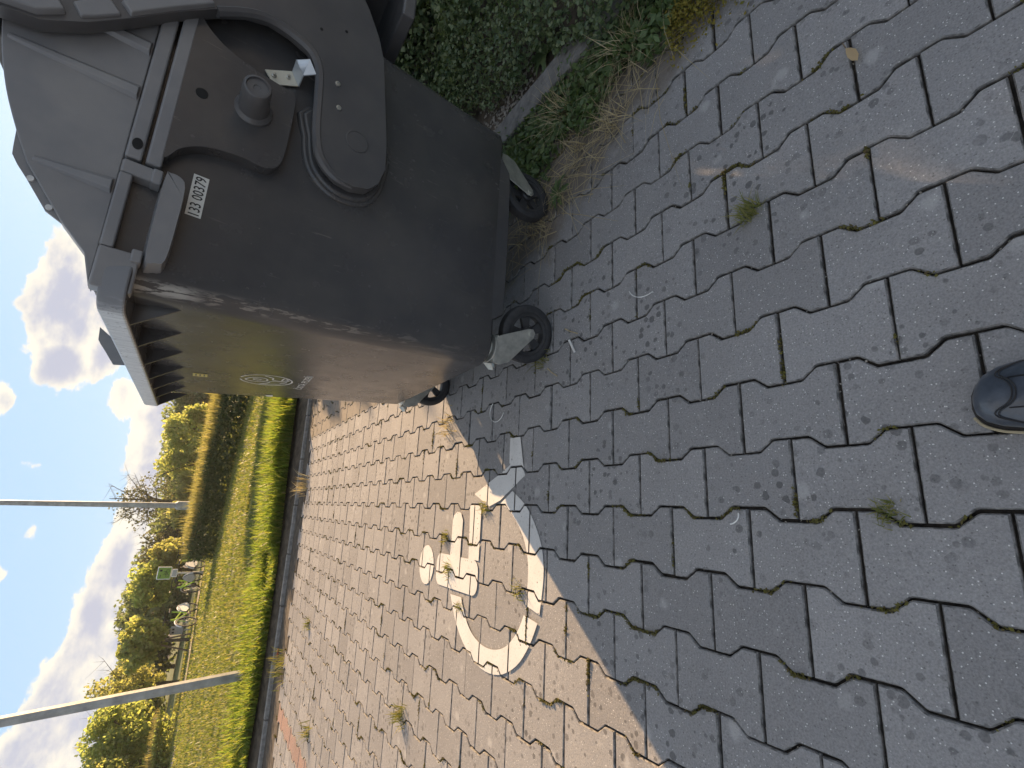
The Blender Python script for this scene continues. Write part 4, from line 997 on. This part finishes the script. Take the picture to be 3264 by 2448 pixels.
# ------------------------------------------------------------------ hedges
def hedge(name, a, b_, wd, h, n, s, mname, label, shoots=0, sh=.4, n_stem=14):
    o = thing(name, label, 'hedge', (a[0], a[1], 0)); dx, dy = b_[0] - a[0], b_[1] - a[1]; L = math.hypot(dx, dy); ux, uy = dx / L, dy / L
    t = rng.uniform(0, L, n); face = rng.uniform(0, 1, n); w_ = rng.uniform(-.5, .5, n) * wd; z = rng.uniform(.02, 1, n) * h
    top = face < .4; z = np.where(top, h * rng.uniform(.85, 1.06, n), z); frontm = (~top) & (face < .75); w_ = np.where(frontm, -wd * .5 * rng.uniform(.82, 1.08, n), w_)
    z += .05 * np.sin(t * 2.1) ; w_ += .06 * np.sin(t * 3.7 + z * 5)
    c = np.column_stack([ux * t - uy * w_, uy * t + ux * w_, z]); V, F = quads(c, s, 1.3); link('foliage', fast_mesh('foliage', V, F, [mname]), o)
    mb = MB()
    for k in range(n_stem):
        tt = L * (k + .5) / n_stem; mb.tube([(ux * tt, uy * tt, -.05), (ux * tt + .05, uy * tt, h * .8)], [.03, .012], 5)
    mb.build('stems', 'bark', o, kind='stuff')
    if shoots:
        t = rng.uniform(0, L, shoots); w_ = rng.uniform(-.5, .5, shoots) * wd
        base = np.column_stack([ux * t - uy * w_, uy * t + ux * w_, np.full(shoots, h * .93)]); V, F = blades(base, sh, .022, .6); link('shoots', fast_mesh('shoots', V, F, ['hedge_shoot']), o, kind='stuff')
        k = shoots // 26; base = base[:k]; V, F = blades(base, sh * rng.uniform(1.1, 1.9, k), .024, .6); link('long_shoots', fast_mesh('long_shoots', V, F, ['hedge_shoot']), o, kind='stuff')
    return o
hedge('hedge', (-1.35, 20.4), (6.4, 14.2), 1.7, .76, 26000, .07, 'hedge_leaf', 'long clipped dark green hedge with straw coloured shoots on top', 9000, .34)
hedge('hedge', (-8.0, 25.4), (-13.5, 20.6), 1.2, .62, 9000, .09, 'leaf_olive', 'low brownish hedge by the path on the left', 2600, .28)

# ------------------------------------------------------------------ trees
def tree(x, y, h, rx, rz, cz, n, s, mname, label, trunk=.08, lumps=18, lr=.42, limbs=8, group='trees beyond the lawn', bark='bark', sparse=False, name='tree', z0=0.):
    o = thing(name, label, 'tree', (x, y, z0), 0, group)
    c = crown_points(n, 0, 0, cz, rx, rx, rz, lumps, lr)
    mb = MB(); mb.tube([(0, 0, -.1), (.02, .01, cz * .5), (.05, -.03, cz), (.03, 0, cz + rz * .8)], [trunk * 1.25, trunk, trunk * .7, trunk * .15], 7)
    tr = mb.build('trunk', bark, o)
    mb = MB(); ends = []
    for k in range(limbs):
        a = 2 * math.pi * k / limbs + random.uniform(-.4, .4); zz = cz - rz * random.uniform(.1, .75); e = random.uniform(.45, .95); z2 = cz + rz * random.uniform(-.2, .85)
        q1 = (rx * e * .4 * math.cos(a), rx * e * .4 * math.sin(a), zz + (z2 - zz) * .55); q2 = (rx * e * math.cos(a), rx * e * math.sin(a), z2)
        mb.tube([(0.02, 0, max(zz, .2)), q1, q2], [trunk * .5, trunk * .28, trunk * .08], 5); ends += [q1, q2]
        if sparse:
            for kk in range(7):
                w_ = random.uniform(.3, 1); p0 = Vector(q1).lerp(Vector(q2), w_); p1 = p0 + Vector((random.gauss(0, .3), random.gauss(0, .3), random.uniform(.1, .7))) * rx * .55
                mb.tube([tuple(p0), tuple(p1)], [trunk * .1, trunk * .03], 4); ends.append(tuple(p1))
    mb.build('limbs', bark, o)
    V, F = quads(c, s, 1.25); link('crown', fast_mesh('crown', V, F, [mname]), o)
    return o
def polar(a, d): return d * math.sin(R(a)), d * math.cos(R(a))
T = [  # azimuth, distance, height, crown radius, crown half height, crown centre, leaves, size, tone, label
 (6.6, 33, 3.1, 1.75, 1.45, 1.7, 6500, .13, 'leaf_yellow', 'yellow green round tree just left of the container rim', .10, 38, .29),
 (3.6, 36, 3.3, 1.6, 1.6, 1.75, 6000, .13, 'leaf_yellow', 'yellow green tree right of the far lamp post', .10, 38, .29),
 (-1.3, 34, 2.5, 1.15, 1.0, 1.3, 3600, .12, 'leaf_orange', 'low orange brown tree left of the far lamp post', .07, 30, .30),
 (1.4, 34, 2.4, 1.0, .95, 1.3, 3200, .12, 'leaf_orange', 'low orange brown tree right behind the far lamp post', .07, 30, .30),
 (-5.0, 30, 2.6, 1.05, 1.0, 1.5, 3600, .12, 'leaf_orange', 'golden small tree between hedge end and green sign', .06, 30, .30),
 (-7.6, 29, 3.1, 1.2, 1.1, 1.95, 4200, .13, 'leaf_olive', 'golden olive tree with slanting trunk beside the green sign', .06, 34, .28),
 (-12.0, 27, 2.75, 1.18, 1.0, 1.72, 4600, .14, 'leaf_yellow', 'bright yellow green staked tree in the middle of the row', .06, 40, .26),
 (-15.2, 30, 3.7, 1.45, 1.7, 1.95, 3600, .11, 'leaf_orange', 'tall wispy brownish tree behind the near lamp post', .06, 44, .24),
 (-18.6, 28, 3.2, 1.7, 1.4, 1.75, 5600, .12, 'leaf_olive', 'broad olive tree left of the near lamp post', .08, 42, .28),
 (-21.8, 27, 2.9, 1.3, 1.2, 1.75, 4200, .12, 'leaf_yellow', 'yellow olive tree at the left picture edge', .08, 34, .30),
 (-26.0, 28, 3.2, 1.6, 1.4, 1.75, 3000, .15, 'leaf_olive', 'olive tree beyond the left picture edge', .08, 34, .30)]
for a, d, h, rx, rz, cz, n_, s, tone, lb, tk, lm, lr in T:
    x, y = polar(a, d); tree(x, y, h, rx, rz, cz, n_, s, tone, lb, tk, lm, lr, sparse=(a == -15.2))
x, y = polar(-.2, 40); tree(x, y, 5.6, 2.0, 2.3, 3.5, 1900, .11, 'leaf_grey', 'tall thin leaved tree rising behind the far lamp post', .10, 30, .30, 14, sparse=True)
x, y = polar(-4.5, 42); tree(x, y, 4, 1.6, 1.6, 2.2, 1600, .14, 'leaf_grey', 'greyish loose tree standing behind the golden small tree', .09, 24, .34, 10, sparse=True)
dark = [(-23.5, 46, 3.6), (-20.5, 48, 3.5), (-17.2, 47, 3.4), (-14.0, 45, 3.0), (-10.2, 40, 3.5), (-8.8, 44, 3.3), (-6.2, 47, 3.3), (-3.0, 44, 3.0), (-.6, 48, 3.0), (2.0, 45, 3.1), (4.6, 48, 3.4), (7.6, 46, 3.4), (10.5, 46, 3.5), (-27, 46, 3.5)]
for k, (a, d, h) in enumerate(dark):
    x, y = polar(a, d); where = ['far left behind the olive trees', 'behind the broad olive tree', 'behind the low brown hedge', 'behind the wispy tree', 'between the staked tree and the golden olive tree', 'right behind the golden olive tree', 'behind the green sign', 'behind the end of the long hedge',
        'behind the far lamp post', 'right of the far lamp post', 'behind the right yellow green tree', 'beside the container rim', 'hidden behind the container', 'outside on the left'][k]
    h *= 1.12; tree(x, y, h, 2.7, h * .52, h * .52, 4600, .22, 'leaf_dark', 'dark green tree of the back row ' + where,   .12, 26, .38, 5, group='dark trees of the back row')
# tree at the right that breaks up the sun and stands above the container
def sunside(sd, c): return .581 * sd + .814 * c, .814 * sd - .581 * c
x, y = 2.84, 4.83
o = tree(x, y, 2.75, .42, 1.12, 1.55, 1500, .055, 'leaf_yellow', 'slim young tree with sunlit leaves rising behind the hump of the container', .03, 26, .34, 8, group=None)
x, y = sunside(13.7, -1.6); tree(x, y, 3.7, .85, 1.05, 2.5, 1700, .12, 'leaf_olive', 'thin young tree hidden behind the container that dapples the pavers', .04, 14, .42, 4, group=None)
shrub(2.33, 4.0, .55, .50, 1.6, 6500, .055, 'ivy', 'unseen rounded shrub added behind the container to block sun passing under it')  # added out of sight to stop sun leaking under the container
x, y = sunside(13.7, .05); tree(x, y, 4.1, 1.6, 1.85, 2.05, 10500, .13, 'leaf_olive', 'dense round tree hidden right behind the container', .10, 22, .46, 8, group=None)
x, y = sunside(13.0, 2.35); tree(x, y, 6.0, 2.75, 2.7, 3.2, 21000, .17, 'leaf_dark', 'unseen big dense tree added on the right to shade the near ground', .16, 20, .5, 8, group=None)  # out of view, added to block sun from the near right pavers
x, y = sunside(17.0, -3.9); tree(x, y, 3.7, 1.1, .62, 2.95, 4800, .14, 'leaf_olive', 'small round tree hidden behind the container, its shadow on the lawn', .05, 12, .5, 5, group=None)
x, y = sunside(17.5, -5.1); tree(x, y, 4.1, .95, .5, 3.4, 3800, .14, 'leaf_olive', 'small flat crowned tree hidden behind the far front corner of the container', .05, 14, .5, 5, group=None)
x, y = sunside(17.6, -2.6); tree(x, y, 3.9, 1.1, .7, 3.0, 2400, .13, 'leaf_olive', 'small tree hidden behind the container, next to the loose sunlit one', .05, 12, .5, 5, group=None)

# stakes and cabinet by the staked tree
x, y = polar(-12.0, 27)
for k, (ox, lb) in enumerate(((-.28, 'left wooden stake of the bright yellow green tree'), (.22, 'right wooden stake of the bright yellow green tree'))):
    mb = MB(); mb.tube([(ox * 1.4, -.3, -.05), (ox * .4, -.1, 1.05)], .035, 7); o = mb.build('tree_stake', 'twig_bark', label=lb, cat='stake', group='stakes of the young tree'); o.location = (x, y, 0)
x, y = polar(-11.2, 27.5); cab = thing('utility_cabinet', 'small grey cabinet on a post beside the staked tree', 'cabinet', (x, y, 0))
mb = MB(); mb.box((-.15, -.1, .36), (.15, .1, .82)); mb.build('housing', 'sign_grey', cab, bevel=.02)
mb = MB(); mb.tube([(0, 0, -.05), (0, 0, .37)], .03, 8); mb.build('post', 'sign_grey', cab)
for ox in (-.06, .06):
    mb = MB(); mb.box((ox - .035, -.106, .68), (ox + .035, -.099, .76)); mb.build('window', 'bike_black', cab, smooth=False)

# ------------------------------------------------------------------ cycle station: sign and bicycles
x, y = polar(-6.45, 25.0); SG = thing('station_sign', 'green sign with a bicycle pictogram on a grey pole', 'sign', (x, y, .05), R(6))
mb = MB(); mb.tube([(0, 0, -.1), (0, 0, .4)], .055, 8); mb.tube([(0, 0, .4), (.0, 0, 1.0)], .035, 8); mb.build('pole', 'sign_grey', SG)
mb = MB(); mb.box((-.235, -.03, 1.13), (.235, .03, 1.60)); mb.build('panel_frame', 'sign_white', SG, bevel=.03)
mb = MB(); mb.box((-.205, -.036, 1.16), (.205, -.028, 1.57)); pn = mb.build('panel_face', 'sign_green', SG, bevel=.002, seg=1)
mb = MB(); mb.box((-.15, -.03, .93), (.15, .03, 1.12)); mb.build('info_plate', 'sign_white', SG, bevel=.02)
mb = MB(); mb.box((-.115, -.036, .955), (.115, -.028, 1.095)); mb.build('info_face', 'sign_grey', SG, bevel=.002, seg=1)
mb = MB()
for cx_ in (-.085, .085): mb.lathe([(.052, -.003), (.062, -.003), (.062, .003), (.052, .003)], (cx_, -.038, 1.26), (0, 1, 0), 18, True)
for p0, p1 in (((-.085, 1.26), (-.035, 1.34)), ((-.035, 1.34), (.055, 1.34)), ((.055, 1.34), (.085, 1.26)), ((-.035, 1.34), (.0, 1.26)), ((.0, 1.26), (.055, 1.34)), ((.055, 1.34), (.05, 1.385)), ((.03, 1.385), (.075, 1.385)), ((-.035, 1.34), (-.045, 1.375)), ((-.065, 1.375), (-.025, 1.375)), ((-.085, 1.26), (.0, 1.26))):
    mb.tube([(p0[0], -.038, p0[1]), (p1[0], -.038, p1[1])], .006, 4)
mb.build('pictogram', 'bike_black', pn)
mb = MB(); mb.box((.06, -.040, 1.44), (.13, -.037, 1.52)); mb.box((-.17, -.040, 1.47), (-.06, -.037, 1.49)); mb.build('print', 'bike_black', pn, smooth=False)
def bicycle(x, y, rz, label, guard='sign_grey'):
    o = thing('bicycle', label, 'bicycle', (x, y, .06), rz, 'shared bicycles by the path'); r = .33
    for k, cx_ in enumerate((-.52, .52)):
        mb = MB(); mb.lathe([(r, -.02), (r - .03, -.022), (r - .035, 0), (r - .03, .022), (r, .02), (r + .012, 0)], (cx_, 0, r), (0, 1, 0), 26, True); wl = mb.build('wheel', 'bike_black', o)
        mb = MB()
        for q_ in range(9):
            a = math.pi * q_ / 9; mb.tube([(cx_ - (r - .03) * math.cos(a), 0, r - (r - .03) * math.sin(a)), (cx_ + (r - .03) * math.cos(a), 0, r + (r - .03) * math.sin(a))], .004, 4)
        mb.lathe([(.0, -.045), (.03, -.045), (.03, .045), (0, .045)], (cx_, 0, r), (0, 1, 0), 8); mb.build('spokes', 'sign_grey', wl)
        mb = MB(); ar = [(cx_ + (r + .035) * math.cos(R(a)), 0, r + (r + .035) * math.sin(R(a))) for a in range(20, 171, 15)]
        mb.tube(ar, .024, 5); mb.build('mudguard', guard, o)
    mb = MB(); mb.tube([(-.12, 0, .30), (.30, 0, .62), (.36, 0, .84)], .03, 7); mb.tube([(-.12, 0, .30), (-.24, 0, .84)], .025, 7); mb.tube([(-.12, 0, .30), (-.52, 0, r)], .018, 6); mb.tube([(-.2, 0, .66), (-.52, 0, r)], .016, 6)
    mb.tube([(-.18, 0, .55), (.33, 0, .70)], .025, 7); mb.build('frame', 'bike_green', o)
    mb = MB(); mb.tube([(.38, 0, .78), (.46, 0, .5), (.52, 0, r)], .02, 6); mb.build('fork', 'bike_green', o)
    mb = MB(); mb.tube([(.35, 0, .82), (.33, 0, 1.02)], .018, 6); mb.tube([(.2, .28, 1.05), (.33, .16, 1.04), (.34, 0, 1.02), (.33, -.16, 1.04), (.2, -.28, 1.05)], .015, 6); mb.build('handlebar', 'bike_black', o)
    mb = MB(); mb.add([(-.38, .085, .90), (-.38, -.085, .90), (-.12, -.025, .90), (-.12, .025, .90), (-.36, .07, .95), (-.36, -.07, .95), (-.13, -.02, .93), (-.13, .02, .93)], [(3, 2, 1, 0), (4, 5, 6, 7), (0, 1, 5, 4), (1, 2, 6, 5), (2, 3, 7, 6), (3, 0, 4, 7)]); mb.build('saddle', 'bike_black', o, bevel=.02)
    mb = MB(); pan = [(-.52 + (r + .02) * math.cos(R(a)), r + (r + .02) * math.sin(R(a))) for a in range(10, 171, 16)] + [(-.62, r - .02), (-.40, r - .02)]
    for sg in (1, -1): mb.prism(pan, lambda a, z_, d_: (a, sg * d_, z_), .034, .040)
    mb.build('wheel_guard', guard, o, smooth=False)
    mb = MB(); mb.box((-.08, .03, .22), (.02, .05, .36)); mb.tube([(-.12, .06, .30), (-.02, .09, .18)], .012, 5); mb.build('crank', 'bike_black', o)
    return o
bicycle(-4.17, 23.75, R(252), 'lime green and white bicycle standing alone left of the sign', 'bike_white')
bicycle(-3.20, 24.85, R(122), 'lime green bicycle standing close to the left of the sign pole')
bicycle(-2.28, 25.1, R(70), 'lime green bicycle standing right of the sign')
bicycle(-1.62, 26.0, R(60), 'lime green bicycle half hidden by the end of the long hedge')

# ------------------------------------------------------------------ the air: thin haze added to lift the dark sides of far trees
hm = bpy.data.materials.new('haze'); hm.use_nodes = True; hn = hm.node_tree; hn.nodes.clear()
pv = hn.nodes.new('ShaderNodeVolumePrincipled'); pv.inputs['Density'].default_value = HAZE; pv.inputs['Color'].default_value = (.93, .94, .96, 1); pv.inputs['Anisotropy'].default_value = .35
ho = hn.nodes.new('ShaderNodeOutputMaterial'); hn.links.new(pv.outputs[0], ho.inputs['Volume'])
mb = MB(); mb.box((-61, -61, -1.1), (61, 85, 9.5)); o = mb.build('haze', 'path_gravel', smooth=False, kind='stuff')
o.data.materials.clear(); o.data.materials.append(hm)
